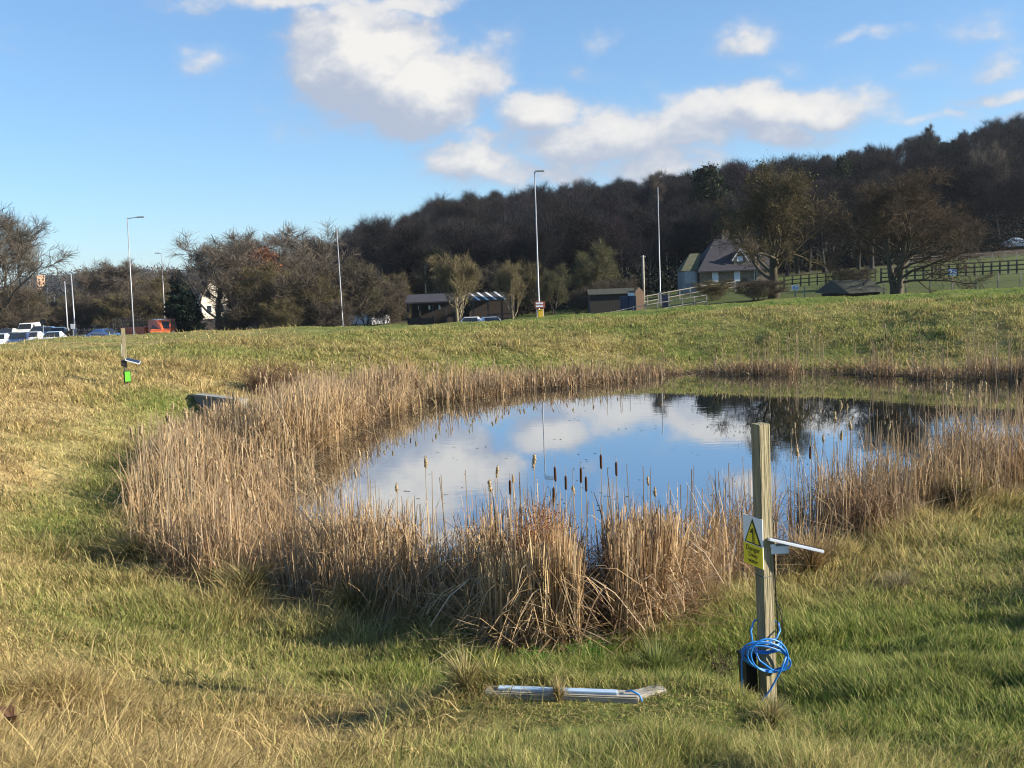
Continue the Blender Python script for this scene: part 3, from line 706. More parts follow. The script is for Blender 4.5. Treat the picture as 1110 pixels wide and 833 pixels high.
TT('bush_brown', 668, 92, 297, 'bush', 'low purple brown bush under the domed tree', MID, 1.5, cat='bush')
TT('bush_brown', 640, 94, 308, 'bush', 'low bare bush left of the blue boxes', MID, 1.5, cat='bush')
TT('bush', 776, 80, 301, 'bush', 'low tangled bush in front of the stone house', MID, 2.6, cat='bush')
TT('bush_brown', 822, 73, 300, 'bush', 'brown scrub at the foot of the ivy speckled oak', MID, 2.4, cat='bush')
TT('bush_brown', 925, 78, 288, 'bush', 'pinkish bare bush behind the dark ridged shelter', MID, 2.0, cat='bush')
TT('tall', 713, 152, 181, 'slender_tree', 'slender bare tree poking above the skyline behind a lamp post', sx=1.0)
TT('ivy', 778, 150, 172, 'ivy_clad_tree', 'dark ivy clad tree rising behind the roof of the stone house', sx=1.05)
TT('ivy', 752, 158, 188, 'ivy_clad_tree', 'shorter dark ivy clad tree left of the stone house roof', sx=.9)
TT('oak', 839, 74, 163, 'oak_tree', 'big olive green oak standing right of the stone house', sx=1.0, rz=.4)
TT('spread', 972, 64, 178, 'spreading_tree', 'wide spreading many stemmed bare tree in the field beside the dark ridged shelter', sx=1.3, rz=.9)
TT('pine', 1022, 205, 152, 'pine', 'dark green round crowned pine in the wood on the right')
TT('ivy', 905, 165, 165, 'ivy_clad_tree', 'dark ivy clad tree on the wood edge between oak and spreading tree', sx=.8)
TT('red', 1062, 185, 185, 'copper_tree', 'russet leaved tree in the wood right of the pine', sx=.8)
TT('tall', 1010, 215, 132, 'slender_tree', 'thin bare tree standing above the pine on the skyline', sx=1.1)
TT('bare', 1068, 165, 150, 'bare_tree', 'tall bare tree near the right edge above the upper fence', sx=.7)
TT('ivy', 1098, 172, 168, 'ivy_clad_tree', 'dark ivy clad tree at the right edge above the parked car', sx=1.0)
# the wood on the hillside reads as one mass
sky_px = [355, 372, 420, 500, 560, 620, 700, 760, 830, 900, 960, 1000, 1060, 1110, 1300]
sky_py = [268, 252, 234, 211, 206, 203, 196, 184, 176, 170, 157, 150, 138, 126, 100]
wr = np.random.default_rng(77); tp, cp = [], []
rows = [(126, 62), (140, 78), (158, 74), (178, 70), (200, 66), (226, 60), (256, 56), (288, 54)]
for Y_, cnt in rows:
    for i in range(cnt):
        yy = Y_ + wr.uniform(-9, 9); px = 340 + (1240 - 340) * (i + wr.uniform(-.3, 1.3)) / cnt
        if px < 430 and Y_ < 170 or px < 400 and Y_ < 200: continue
        p = at(px, 300, yy); a = p.x / yy; bz = float(ground_z(np.array([p.x]), np.array([yy]), False)[0])
        if Y_ < 170 and a > .38 and yy < 144: continue
        Ht = wr.uniform(9.5, 13.5) * (.85 if Y_ < 170 else 1)
        lim = at(px, np.interp(px, sky_px, sky_py) + wr.uniform(-4, 10), yy).z - bz
        Ht = min(Ht, lim)
        if Y_ >= 280: Ht = min(max(Ht, lim), 17)
        if Ht < 3: continue
        (v1, q1, c1), (v2, q2, c2) = PROTO['w%d' % wr.integers(0, 6)]
        an = wr.uniform(0, 6.28); ca, sa = math.cos(an), math.sin(an); sc = Ht / 14.0; sx = sc * wr.uniform(.9, 1.35); tint = wr.uniform(.75, 1.25) * np.array([1, wr.uniform(.92, 1.05), wr.uniform(.9, 1.1)])
        for (v, q, c), dst in (((v1, q1, c1), tp), ((v2, q2, c2), cp)):
            V_ = np.empty_like(v); V_[:, 0] = (v[:, 0] * ca - v[:, 1] * sa) * sx + p.x; V_[:, 1] = (v[:, 0] * sa + v[:, 1] * ca) * sx + yy; V_[:, 2] = v[:, 2] * sc + bz
            dst.append((V_.astype(np.float32), q.astype(np.int32), (c * tint).astype(np.float32)))
# dark undergrowth added along the wood's foot to deepen its shade
un = []
for i in range(900):
    yy = wr.uniform(116, 200) if i % 2 else wr.uniform(112, 140); px = wr.uniform(430, 1240)
    p = at(px, 300, yy); bz = float(ground_z(np.array([p.x]), np.array([yy]), False)[0])
    if p.x / yy > .19 and yy < 128 + 10 * (p.x / yy > .42): continue
    m_ = 260; P_ = wr.normal(0, 1, (m_, 3)) * np.array([1.6, 1.2, .9]) + np.array([p.x, yy, bz + 1.1])
    un.append(leaf_np(P_, .17, np.array((.014, .017, .012)) * wr.uniform(.6, 1.5), wr))
v, q, c = join_np(tp + cp + un); tp = cp = un = None
print('wood quads', len(q))
tag(link('woodland', mesh_np('woodland', v, q, c), twig_m), 'dark bare wood covering the hillside behind the pond', kind='stuff'); v = q = c = None
for k in range(6): PROTO.pop('w%d' % k)
# far belt on the hill beyond the road, left
fr = []
for i in range(900):
    px = wr.uniform(20, 420); yy = wr.uniform(330, 900); p = at(px, 300, yy); bz = float(ground_z(np.array([p.x]), np.array([yy]), False)[0])
    m_ = 90; s_ = wr.uniform(2.2, 4); P_ = wr.normal(0, 1, (m_, 3)) * np.array([s_, s_, s_ * .7]) + np.array([p.x, yy, bz + s_ * 1.1])
    fr.append(leaf_np(P_, .7, np.array((.04, .038, .034)) * wr.uniform(.6, 1.4), wr))
v, q, c = join_np(fr); tag(link('far_trees', mesh_np('far_trees', v, q, c), twig_m), 'far tree belts on the low hill beyond the road', kind='stuff'); fr = None
# ------------------------------------------------------------------ materials for built things
M = {}
M['post'] = mat('weathered_post', (.235, .205, .115), .85, .32, 9, .9, stretch=(9, 9, .5), col2=(.33, .28, .165))
M['timber'] = mat('weathered_timber', (.30, .27, .22), .85, .3, 8, .5, stretch=(1, 8, 8), col2=(.44, .40, .33))
M['white'] = mat('white_plastic', (.70, .72, .74), .4, .06, 12)
M['signwhite'] = mat('sign_white', (.72, .74, .74), .4, .04, 8)
M['yellow'] = mat('sign_yellow', (.80, .62, .03), .4, .06, 8)
M['black'] = mat('black_plastic', (.012, .012, .013), .5, .2, 10)
M['solar'] = mat('solar_cells', (.012, .016, .035), .15, .2, 30)
M['hose'] = mat('blue_hose', (.02, .20, .58), .35, .12, 14)
M['paleblue'] = mat('pale_blue_board', (.36, .47, .60), .5, .1, 10)
M['greenbox'] = mat('bright_green_plastic', (.16, .62, .05), .4, .08, 9)
M['concrete'] = mat('pale_concrete', (.25, .24, .215), .9, .2, 5, .4)
M['darkconc'] = mat('shaded_concrete', (.21, .20, .185), .9, .3, 4, .4)  # headwall side turned from the sun, its shade put into the colour
M['steel'] = mat('galvanised_steel', (.33, .34, .35), .45, .12, 3, metal=.3)
M['stone'] = mat('house_stone', (.16, .125, .09), .9, .3, 4, .5, col2=(.22, .17, .125))
M['slate'] = mat('purple_slate', (.030, .028, .036), .9, .25, 3, .4)
M['moss'] = mat('mossy_roof', (.075, .078, .042), .9, .25, 3, .3)
M['render'] = mat('cream_render', (.62, .56, .46), .8, .1, 2)
M['whitewall'] = mat('white_wall', (.66, .68, .70), .8, .08, 2)
M['shadewall'] = mat('shaded_pale_wall', (.20, .215, .225), .85, .1, 3)  # pale wall of the house wing with its shade put into the colour
M['darkwood'] = mat('dark_timber', (.03, .025, .021), .85, .3, 4, .3, stretch=(1, 1, 6))
M['brownwood'] = mat('brown_timber', (.05, .036, .028), .85, .25, 4, .3, stretch=(1, 1, 6))
M['palewood'] = mat('timber_painted_sunlit', (.36, .22, .13), .8, .2, 4, .3, stretch=(6, 6, 1))  # hut timber with the sun on its gable put into the colour
M['greywood'] = mat('grey_fence_timber', (.30, .27, .22), .9, .25, 4)
M['fencedark'] = mat('dark_fence_timber', (.075, .062, .048), .9, .25, 4)
M['felt'] = mat('green_felt_roof', (.034, .036, .026), .95, .25, 3, .3)
M['garage'] = mat('garage_door_paint', (.28, .31, .34), .6, .08, 3)
M['glass'] = mat('dark_glass', (.02, .024, .03), .08, .1, 3)
M['blind'] = mat('window_blind', (.55, .58, .64), .6, .06, 3)
M['tyre'] = mat('tyre_rubber', (.02, .02, .02), .85, .1, 9)
M['rim'] = mat('wheel_alloy', (.5, .5, .52), .35, .1, 9, metal=.6)
M['lamp'] = mat('headlight_lens', (.75, .76, .78), .12, .03, 5)
M['tail'] = mat('tail_lens', (.45, .02, .015), .2, .05, 5)
M['brick'] = mat('tower_brick', (.52, .32, .19), .85, .12, 4)
M['terracotta'] = mat('terracotta', (.42, .20, .11), .8, .15, 4)
M['signred'] = mat('brown_red_sign', (.36, .085, .06), .5, .1, 4)
M['signblue'] = mat('blue_sign', (.10, .25, .55), .5, .08, 4)
M['bluebox'] = mat('dark_blue_steel', (.02, .03, .07), .5, .2, 4)
M['ply'] = mat('dry_stem', (.17, .10, .05), .9, .2, 9)
M['asphalt'] = mat('asphalt', (.05, .05, .052), .9, .2, 3, .2)
M['gritbin'] = mat('grit_bin_yellow', (.80, .50, .03), .5, .06, 4)
def paint(name, c, rough=.25):
    m = mat('car_paint_' + name, c, rough, .05, 2, metal=0.0); m.node_tree.nodes['Principled BSDF'].inputs['Coat Weight'].default_value = .5; return m
PAINT = {k: paint(k, c) for k, c in dict(white=(.70, .71, .72), silver=(.42, .45, .48), grey=(.11, .115, .125), navy=(.025, .04, .09), blue=(.05, .12, .27), black=(.014, .014, .016), orange=(.60, .13, .045), pale=(.50, .56, .62), beige=(.5, .46, .40)).items()}
def text_mesh(s, size, name, material, parent, loc, rot):
    c = bpy.data.curves.new('txt', 'FONT'); c.body = s; c.size = size; c.align_x = 'CENTER'; c.extrude = .0006
    o = bpy.data.objects.new('txt', c); COL.objects.link(o); bpy.context.view_layer.update()
    me = bpy.data.meshes.new_from_object(o.evaluated_get(bpy.context.evaluated_depsgraph_get())); me.name = name
    bpy.data.objects.remove(o); me.materials.clear()
    n = link(name, me, material, parent, loc); n.rotation_euler = rot; return n

# ------------------------------------------------------------------ near warning post
base = ground_px(833, 771); Yp = base.y; top = at(822, 459, Yp); HP = top.z - base.z; MP = F / Yp
print('post', base, HP)
RZ = R_(23)
post = thing('warning_post', 'tall square wooden post in the foreground with a yellow danger sign and white solar light', 'post', base, RZ)
post.rotation_euler = (0, math.atan2(top.x - base.x, HP) * math.cos(RZ), RZ)
W = .088
mb = MB(); mb.box((0, 0, HP / 2 - .15), (W, W, HP + .3)); mb.build('post', M['post'], post, bevel=.004)
zc = (775 - 587) / 316 * HP
sb = MB().box((-W / 2 - .004, .045, zc), (.005, .205, .335)).build('sign_board', M['signwhite'], post)
sb['label'] = 'white and yellow danger deep water sign board'
MB().box((-W / 2 - .0085, .045, zc - .095), (.003, .203, .143)).build('warning_panel', M['yellow'], sb)
xs = -W / 2 - .0085
def tri(k, x, m, nm, par):
    a = [(.045 - .088 * k, zc - .018 - .0 + .045 * (1 - k)), (.045 + .088 * k, zc - .018 + .045 * (1 - k)), (.045, zc - .018 + .172 * k + .045 * (1 - k))]
    return MB().prism(a, 'x', x, x + .0022).build(nm, m, par)
tri(1, xs - .0005, M['black'], 'warning_triangle', sb); tri(.80, xs - .003, M['yellow'], 'triangle_face', sb)
mk = MB(); mk.box((xs - .005, .038, zc + .042), (.003, .005, .10))
for i in range(7): mk.box((xs - .005, .024, zc - .002 + i * .013), (.003, .016 - (i % 2) * .006, .004))
mk.box((xs - .005, .055, zc + .062), (.003, .022, .008)); mk.box((xs - .005, .052, zc + .072), (.003, .008, .022)); mk.build('depth_gauge_symbol', M['black'], sb)
rt = (R_(90), 0, R_(-90))
for s_, z_, sz in (('Danger', zc - .068, .050), ('Deep', zc - .108, .044), ('water', zc - .148, .044)):
    text_mesh(s_, sz, 'lettering', M['black'], sb, (xs - .003, .045, z_), rt)
# solar light: built in world axes under a turned part
br = MB().box((.095, -.02, 0), (.115, .06, .052)).box((.05, -.02, .03), (.035, .05, .02)).build('light_bracket', M['white'], post, (0, 0, (775 - 595) / 316 * HP), bevel=.003)
br.rotation_euler = (0, 0, -RZ)
pf = MB().box((.185, 0, 0), (.37, .16, .020), ry=0).build('solar_panel', M['white'], post, (.012, -.01, (775 - 583) / 316 * HP), bevel=.003)
pf.rotation_euler = (R_(-9), R_(16.5), -RZ)
MB().box((.185, 0, .0105), (.345, .135, .003)).build('solar_cells', M['solar'], pf)
cb = MB()
cb.tube([(W / 2 * .98, -.05, (775 - 600) / 316 * HP), (W / 2 + .006, -.047, .80), (W / 2 + .012, -.05, .70), (W / 2 + .01, -.05, .55), (W / 2 + .012, -.04, .40)], .004, 6)
cb.tube([(W / 2 + .006, -.045, .76), (W / 2 + .03, -.05, .70), (W / 2 + .045, -.06, .62), (W / 2 + .03, -.06, .575), (W / 2 + .01, -.05, .60), (W / 2 + .012, -.045, .70)], .0035, 6)
z_ = (775 - 623) / 316 * HP
cb.tube([(-W / 2 - .003, -W / 2 - .003, z_), (W / 2 + .003, -W / 2 - .003, z_ - .004), (W / 2 + .003, W / 2 + .003, z_), (-W / 2 - .003, W / 2 + .003, z_)], .004, 5, closed=True)
cb.tube([(W / 2 + .01, -.05, .24), (W / 2 + .035, -.06, .18), (W / 2 + .06, -.05, .08), (W / 2 + .06, -.05, -.05)], .003, 5)
cb.build('cable', M['black'], post)
# black ribbed box hung on the post's left side
px_ = lambda px, py, dy=0: at(px, py, Yp + dy)
bx = px_(811, 730, .05)
box = thing('ribbed_box', 'black ribbed plastic box hanging on the left side of the near wooden post', 'box', bx, R_(20))
mb = MB().box((0, 0, 0), (.085, .10, .27))
for i in range(4): mb.box((-.03 + .02 * i, -.053, 0), (.011, .012, .25))
b_ = mb.build('box_body', M['black'], box, bevel=.004); MB().box((0, 0, .145), (.095, .112, .02)).build('lid', M['black'], box, bevel=.003); box.rotation_euler = (0, R_(-3), R_(20))
# blue hose
hose = thing('hose_coil', 'coil of blue hose looped round the near wooden post', 'hose', px_(833, 712))
o0 = px_(833, 712)
H_ = lambda px, py, dy: px_(px, py, dy) - o0
hb = MB(); rr = random.Random(4)
for (cx_, cy_, a_, b__, dy, tl) in ((829, 711, 25, 15, -.085, .25), (832, 713, 22, 15.5, -.10, .32), (834, 711, 20, 18, -.115, .12), (831, 714, 26, 13, -.095, .4)):
    hb.tube([H_(cx_ + a_ * math.cos(t) , cy_ + b__ * math.sin(t) - tl * a_ * math.cos(t) * -.5, dy + .035 * math.sin(t + 1)) for t in np.linspace(0, 2 * math.pi, 41)[:-1]], .0062, 7, closed=True)
for z0, ph in ((0, 0), (-.022, .6), (.02, 1.2)):
    hb.tube([((W * .82 + .012) * math.cos(t), (W * .82 + .012) * math.sin(t), .075 + z0 + .016 * math.cos(t + ph)) for t in np.linspace(0, 2 * math.pi, 33)[:-1]], .0062, 7, closed=True)
hb.tube([H_(807, 702, -.09), H_(804, 718, -.08), H_(804.5, 742, -.06), H_(806, 769, -.04)], .0062, 7)
hb.tube([H_(838, 727, -.11), H_(823, 716, -.10), H_(816, 700, -.09), H_(814, 684, -.06), H_(817, 674, -.01), H_(824, 670, .07), H_(836, 671, .08), H_(844, 676, .02), H_(845.5, 684, -.05), H_(842, 692, -.085), H_(832, 697, -.10), H_(815, 699, -.10)], .0062, 7)
hb.tube([H_(852, 712, -.09), H_(846, 728, -.10), H_(835, 748, -.10), H_(826, 760, -.09), H_(824, 772, -.08)], .0062, 7)
hb.build('hose', M['hose'], hose, smooth=True)

# ------------------------------------------------------------------ far warning post on the left bank
b2 = on_ground(137, 24.5); t2 = at(133, 356, 24.5); H2 = t2.z - b2.z; k2 = 24.5 / F
p2_ = thing('warning_post', 'small looking square wooden post on the left bank carrying a bright green box', 'post', b2, R_(20))
p2_.rotation_euler = (0, math.atan2(t2.x - b2.x, H2), R_(20))
MB().box((0, 0, H2 / 2 - .1), (.10, .10, H2 + .2)).build('post', M['post'], p2_, bevel=.005)
MB().box((-.056, .03, H2 - .55), (.006, .22, .32)).build('sign_board', M['signwhite'], p2_)
o_ = MB().box((.17, 0, 0), (.36, .26, .02)).build('solar_panel', M['white'], p2_, (.03, -.05, H2 - .78)); o_.rotation_euler = (R_(12), R_(18), 0)
MB().box((.17, 0, .0125), (.33, .23, .004)).build('solar_cells', M['solar'], o_)
MB().box((-.02, -.09, H2 - .88), (.13, .08, .14)).build('light_bracket', M['black'], p2_, bevel=.006)
o_ = MB().box((.04, -.12, .28), (.17, .13, .29)).build('battery_box', M['black'], p2_, bevel=.01)
MB().box((.052, -.19, .285), (.13, .012, .25)).build('box_front', M['greenbox'], o_)
MB().tube([(.0, -.055, H2 - .95), (.01, -.06, .6), (.02, -.07, .42)], .006, 5).build('cable', M['black'], p2_)

# ------------------------------------------------------------------ timber edging at the near end
g0 = ground_px(527, 757); g1 = ground_px(694, 762); Yb = (g0.y + g1.y) / 2
e0, e1 = at(525, 749, 5.85), at(692, 755.5, 5.68)
d_ = e1 - e0; L_ = d_.length
sl_ = thing('timber_sleeper', 'long weathered timber beam lying in the grass at the bottom centre', 'beam', (e0 + e1) / 2, math.atan2(d_.y, d_.x)); sl_.rotation_euler = (0, -math.asin(d_.z / L_), sl_.rotation_euler[2])
MB().box((0, .03, -.045), (L_, .11, .10)).build('beam', M['timber'], sl_, bevel=.008)
s0, s1 = e0.lerp(e1, .09), e0.lerp(e1, .865); s0 = s0 + Vector((0, 0, .009)); s1 = s1 + Vector((0, 0, .009)); d_ = s1 - s0
st = thing('pale_blue_strip', 'pale blue strip lying along the top of the long timber beam', 'board', (s0 + s1) / 2, math.atan2(d_.y, d_.x)); st.rotation_euler = (0, -math.asin(d_.z / d_.length), st.rotation_euler[2])
MB().box((0, .02, .004), (d_.length, .05, .018)).build('strip', M['paleblue'], st, bevel=.003)
s0 = at(703, 751, 5.80)
bl = thing('timber_block', 'short weathered timber block angled off the right end of the long beam', 'beam', s0, R_(24))
MB().box((0, 0, -.03), (.22, .10, .10)).build('block', M['timber'], bl, bevel=.008)
s0 = e1 + Vector((-.03, 0, .02)); q_ = at(697, 757, Yb - .06) - s0
tag(MB().tube([(-.04, .05, -.005), (-.01, .02, .012), q_ * .6 + Vector((0, 0, .012)), q_ + Vector((0, -.03, -.03)), q_ + Vector((.01, -.1, -.07))], .006, 6).build('hose_end', M['hose'], None, s0, smooth=True), 'short loose end of blue hose across the right end of the long beam', 'hose')

# ------------------------------------------------------------------ concrete headwall on the left bank
c0, c1, c2 = at(196, 429, 26.0), at(215, 427, 24.6), at(264, 433, 23.2)
hw = thing('outlet_headwall', 'low concrete outlet headwall with a pale ribbed wing set in the left bank', 'headwall', (0, 0, 0))
def wall(a, b, h, th, nm, mt, zt=0):
    d = (b - a); L = math.hypot(d.x, d.y); mid = (a + b) / 2
    v = []; n = Vector((-d.y / L, d.x / L, 0)) * th / 2
    for P_ in (a, b):
        for s in (-1, 1):
            v += [P_ + n * s + Vector((0, 0, zt)), P_ + n * s + Vector((0, 0, zt - h))]
    return MB().add(v, [(0, 1, 5, 4), (2, 6, 7, 3), (0, 4, 6, 2), (1, 3, 7, 5), (0, 2, 3, 1), (4, 5, 7, 6)])
wall(c1, c2, 1.1, .18, '', None, -.05).build('front_wall', M['darkconc'], hw)
wall(c0, c1, .6, .16, '', None, -.05).build('wing_wall', M['darkconc'], hw)
wall(c1, c2, .05, .26, '', None, 0).build('coping', M['concrete'], hw)
wall(c0, c1, .05, .24, '', None, .002).build('coping', M['concrete'], hw)
for i in range(6):
    p = c0.lerp(c1, (i + .5) / 6); MB().box((p.x, p.y - .10, p.z - .2), (.07, .05, .30), rz=math.atan2(c1.y - c0.y, c1.x - c0.x)).build('rib', M['concrete'], hw)

# ------------------------------------------------------------------ road
ctr = [(-130, 420), (-88, 230), (-62, 140), (-44, 98), (-18, 84), (-6, 80), (3, 77)]
def smooth(pts, n=12):
    P = np.array(pts, float); out = []
    for i in range(len(P) - 1):
        p0, p1, p2, p3 = P[max(i - 1, 0)], P[i], P[i + 1], P[min(i + 2, len(P) - 1)]
        for t in np.linspace(0, 1, n, endpoint=False):
            out.append(.5 * ((2 * p1) + (p2 - p0) * t + (2 * p0 - 5 * p1 + 4 * p2 - p3) * t * t + (3 * p1 - p0 - 3 * p2 + p3) * t ** 3))
    return np.array(out + [P[-1]])
C_ = smooth(ctr); T_ = np.gradient(C_, axis=0); T_ /= np.linalg.norm(T_, axis=1, keepdims=True); N_ = np.stack([-T_[:, 1], T_[:, 0]], 1)
def ribbon_road(off0, off1, dz, nm, mt, kind='structure', lanes=None):
    us = np.linspace(off0, off1, 9 if off1 - off0 > 1 else 2); vs = []
    for u in us:
        q = C_ + N_ * u; vs.append(np.column_stack([q, ground_z(q[:, 0], q[:, 1], False) + dz]))
    V_ = np.stack(vs, 1); n, k = V_.shape[:2]; i, j = np.meshgrid(np.arange(n - 1), np.arange(k - 1), indexing='ij'); b = (i * k + j).ravel()
    return tag(link(nm, mesh_np(nm, V_.reshape(-1, 3), np.stack([b, b + 1, b + k + 1, b + k], 1)), mt), kind=kind)
ribbon_road(-6, 10, .10, 'road', M['asphalt'])
ribbon_road(1.9, 2.05, .106, 'road_markings', M['signwhite'])

# ------------------------------------------------------------------ lamp posts
def lamp_post(px_base, py_top, px_top, Y, label, arm=1.1, arm_dir=0.0, group=None, base_row=None, r=.072, name='street_lamp', head=True):
    b = on_ground(px_base, Y) if base_row is None else at(px_base, base_row, Y)
    tp = at(px_top, py_top, Y); d = tp - b
    root = thing(name, label, 'lamp post', b, 0, group)
    MB().tube([(0, 0, -.3), (0, 0, 1.2), d * (1.2 / d.z) + Vector((0, 0, .03)), d], r, 8, r * .55).build('pole', M['steel'], root, smooth=True)
    MB().box((0, 0, .6), (r * 2.5, r * 2.5, 1.2)).build('base_casing', M['steel'], root, bevel=.03)
    if head:
        a = Vector((math.cos(arm_dir), math.sin(arm_dir), 0))
        MB().tube([d, d + a * arm + Vector((0, 0, .06))], .04, 6).build('arm', M['steel'], root)
        MB().box(d + a * (arm + .25) + Vector((0, 0, .07)), (.62, .24, .11), rz=arm_dir).build('lamp_head', M['steel'], root, bevel=.02)
    return root
lamp_post(146, 237, 138, 84, 'tall grey lamp post right of the far warning post with its arm pointing right', arm=.9)
lamp_post(179.5, 275, 175, 128, 'shorter lamp post standing left of the dark conifer', arm=-.8, arm_dir=0)
lamp_post(372.5, 248, 365, 90, 'straight grey lamp post with no visible arm before the left thicket', head=False)
lamp_post(585.5, 187, 579.5, 68, 'tallest lamp post in the centre with road signs at its foot', arm=.1)
lamp_post(716, 203, 713, 86, 'grey lamp post left of the stone house', arm=.2, arm_dir=1.5, head=False)
lamp_post(74, 305, 70, 120, 'leftmost of the two close white poles above the car queue', r=.12, head=False)
lamp_post(82, 297, 77, 112, 'rightmost and taller of the two close white poles above the car queue', r=.12, head=False)
lamp_post(90, 309, 87, 150, 'small lamp post with its lit head pointing left just right of the two white poles', arm=-1.2)
lamp_post(54, 312, 51, 150, 'thin pale pole right of the round traffic sign above the cars', r=.10, head=False)
lamp_post(61.5, 322, 59, 160, 'shorter thin pole between the round traffic sign and the two white poles', r=.09, head=False)
def pole(px, py_top, Y, label, r=.13, mt='greywood', name='utility_pole'):
    b = on_ground(px, Y); d = at(px - 1.0, py_top, Y) - b
    root = thing(name, label, 'pole', b)
    MB().tube([(0, 0, -.3), d], r, 8, r * .75).build('pole', M[mt], root, smooth=True)
    MB().box(d + Vector((0, 0, -.12)), (.5, .08, .08)).build('cap', M[mt], root)
    return root
pole(439, 291, 122, 'left wooden pole above the long dark shed roof'); pole(462, 288, 118, 'taller wooden pole behind the middle of the long dark shed')
pole(698, 277, 92, 'wooden pole rising behind the small sunlit gable'); pole(723.5, 274, 120, 'thin wooden pole in front of the wood left of the stone house', r=.1)
# small traffic signs among the cars
b_ = on_ground(46.5, 92); s_ = at(47, 349, 92) - b_; root = thing('traffic_sign', 'round dark traffic sign on a pole at the edge of the car queue', 'sign', b_)
MB().tube([(0, 0, 0), (s_.x, 0, s_.z)], .04, 6).build('pole', M['steel'], root); MB().tube([(s_.x, -.06, s_.z), (s_.x, -.09, s_.z)], .30, 16).build('sign_disc', M['black'], root)
b_ = on_ground(79.5, 108); s_ = at(79, 354, 108) - b_; root = thing('traffic_sign', 'small square white sign between the two white poles', 'sign', b_)
MB().tube([(0, 0, 0), (s_.x, 0, s_.z)], .04, 6).build('pole', M['steel'], root); MB().box((s_.x, -.06, s_.z), (.45, .03, .55)).build('sign_board', M['signwhite'], root)

# ------------------------------------------------------------------ vehicles
def loft(sections):
    """sections: list of (y, z0, z1, half width bottom, half width top) -> closed body"""
    v, f = [], []
    for (y, z0, z1, wb, wt) in sections:
        v += [(-wb, y, z0), (-wb * 1.0, y, z0 + (z1 - z0) * .55), (-wt, y, z1), (wt, y, z1), (wb, y, z0 + (z1 - z0) * .55), (wb, y, z0)]
    for i in range(len(sections) - 1):
        a = i * 6
        for k in range(6): f.append((a + k, a + (k + 1) % 6, a + 6 + (k + 1) % 6, a + 6 + k))
    f.append(tuple(range(5, -1, -1))); n = (len(sections) - 1) * 6; f.append(tuple(n + k for k in range(6)))
    return MB().add(v, f)
def make_vehicle(name, kind, label, group, col):
    root = thing(name, label, 'van' if kind == 'van' else 'car', (0, 0, 0), 0, group)
    if kind == 'van':
        body = loft([(-2.45, .35, .95, .86, .8), (-2.4, .28, 1.05, .93, .88), (-1.75, .26, 1.18, .95, .88), (-.95, .26, 1.98, .95, .80), (2.3, .26, 2.0, .95, .82), (2.45, .35, 1.9, .92, .78)])
        wins = [('windscreen', [(-.78, -1.70, 1.24), (.78, -1.70, 1.24), (.70, -1.06, 1.88), (-.70, -1.06, 1.88)], (0, -.03, .02)), ('rear_window', [(-.68, 2.46, 1.25), (.68, 2.46, 1.25), (.62, 2.44, 1.8), (-.62, 2.44, 1.8)], (0, .02, 0))]
        side = [(-1.35, 1.25), (-.35, 1.25), (-.35, 1.78), (-.85, 1.78)]; sx = (.93, .85); wy = 1.6
    else:
        body = loft([(-2.1, .38, .62, .72, .66), (-2.02, .28, .72, .82, .76), (-1.2, .22, .90, .89, .82), (-.75, .22, .96, .89, .82), (1.25, .22, 1.0, .89, .82), (1.95, .26, .98, .85, .78), (2.08, .36, .88, .78, .70)])
        n = len(body.v); cab = loft([(-.82, .94, .97, .78, .76), (-.1, .94, 1.42, .78, .58), (.75, .94, 1.46, .78, .58), (1.7, .94, 1.0, .76, .70)]); body.add(cab.v, cab.f)
        wins = [('windscreen', [(-.68, -.78, 1.0), (.68, -.78, 1.0), (.55, -.16, 1.39), (-.55, -.16, 1.39)], (0, -.02, .03)), ('rear_window', [(-.64, 1.62, 1.06), (.64, 1.62, 1.06), (.52, .86, 1.43), (-.52, .86, 1.43)], (0, .02, .03))]
        side = [(-.62, 1.0), (1.25, 1.0), (.75, 1.37), (-.08, 1.36)]; sx = (.775, .615); wy = 1.32
    body.build('body', col, root, bevel=.035)
    for nm, q, off in wins:
        MB().add([Vector(p) + Vector(off) for p in q] + [Vector(p) - Vector(off) * .5 for p in q], [(0, 1, 2, 3), (7, 6, 5, 4), (0, 4, 5, 1), (1, 5, 6, 2), (2, 6, 7, 3), (3, 7, 4, 0)]).build(nm, M['glass'], root)
    zlo, zhi = side[0][1], max(p[1] for p in side)
    for s in (-1, 1):
        f_ = lambda z: sx[0] + (sx[1] - sx[0]) * (z - zlo) / (zhi - zlo)
        MB().add([(s * (f_(z) + .02), y, z) for y, z in side] + [(s * (f_(z) - .03), y, z) for y, z in side], [(0, 1, 2, 3), (7, 6, 5, 4), (0, 4, 5, 1), (1, 5, 6, 2), (2, 6, 7, 3), (3, 7, 4, 0)]).build('side_window', M['glass'], root)
        for y in (-wy, wy):
            wv = MB().tube([(s * .72, y, .31), (s * .91, y, .31)], .31, 14).build('wheel', M['tyre'], root)
            MB().tube([(s * .90, y, .31), (s * .925, y, .31)], .19, 10).build('rim', M['rim'], wv)
        yf = -2.47 if kind == 'van' else -2.08; zf = .80 if kind == 'van' else .63; zt = 1.1 if kind == 'van' else .78
        MB().box((s * .62, yf + .02, zf), (.30, .10, .14)).build('headlight', M['lamp'], root, bevel=.02)
        MB().box((s * (.82 if kind == 'van' else .66), 2.46 if kind == 'van' else 2.06, zt), (.14 if kind == 'van' else .24, .06, .30 if kind == 'van' else .13)).build('tail_light', M['tail'], root, bevel=.015)
    return root
cars = {}
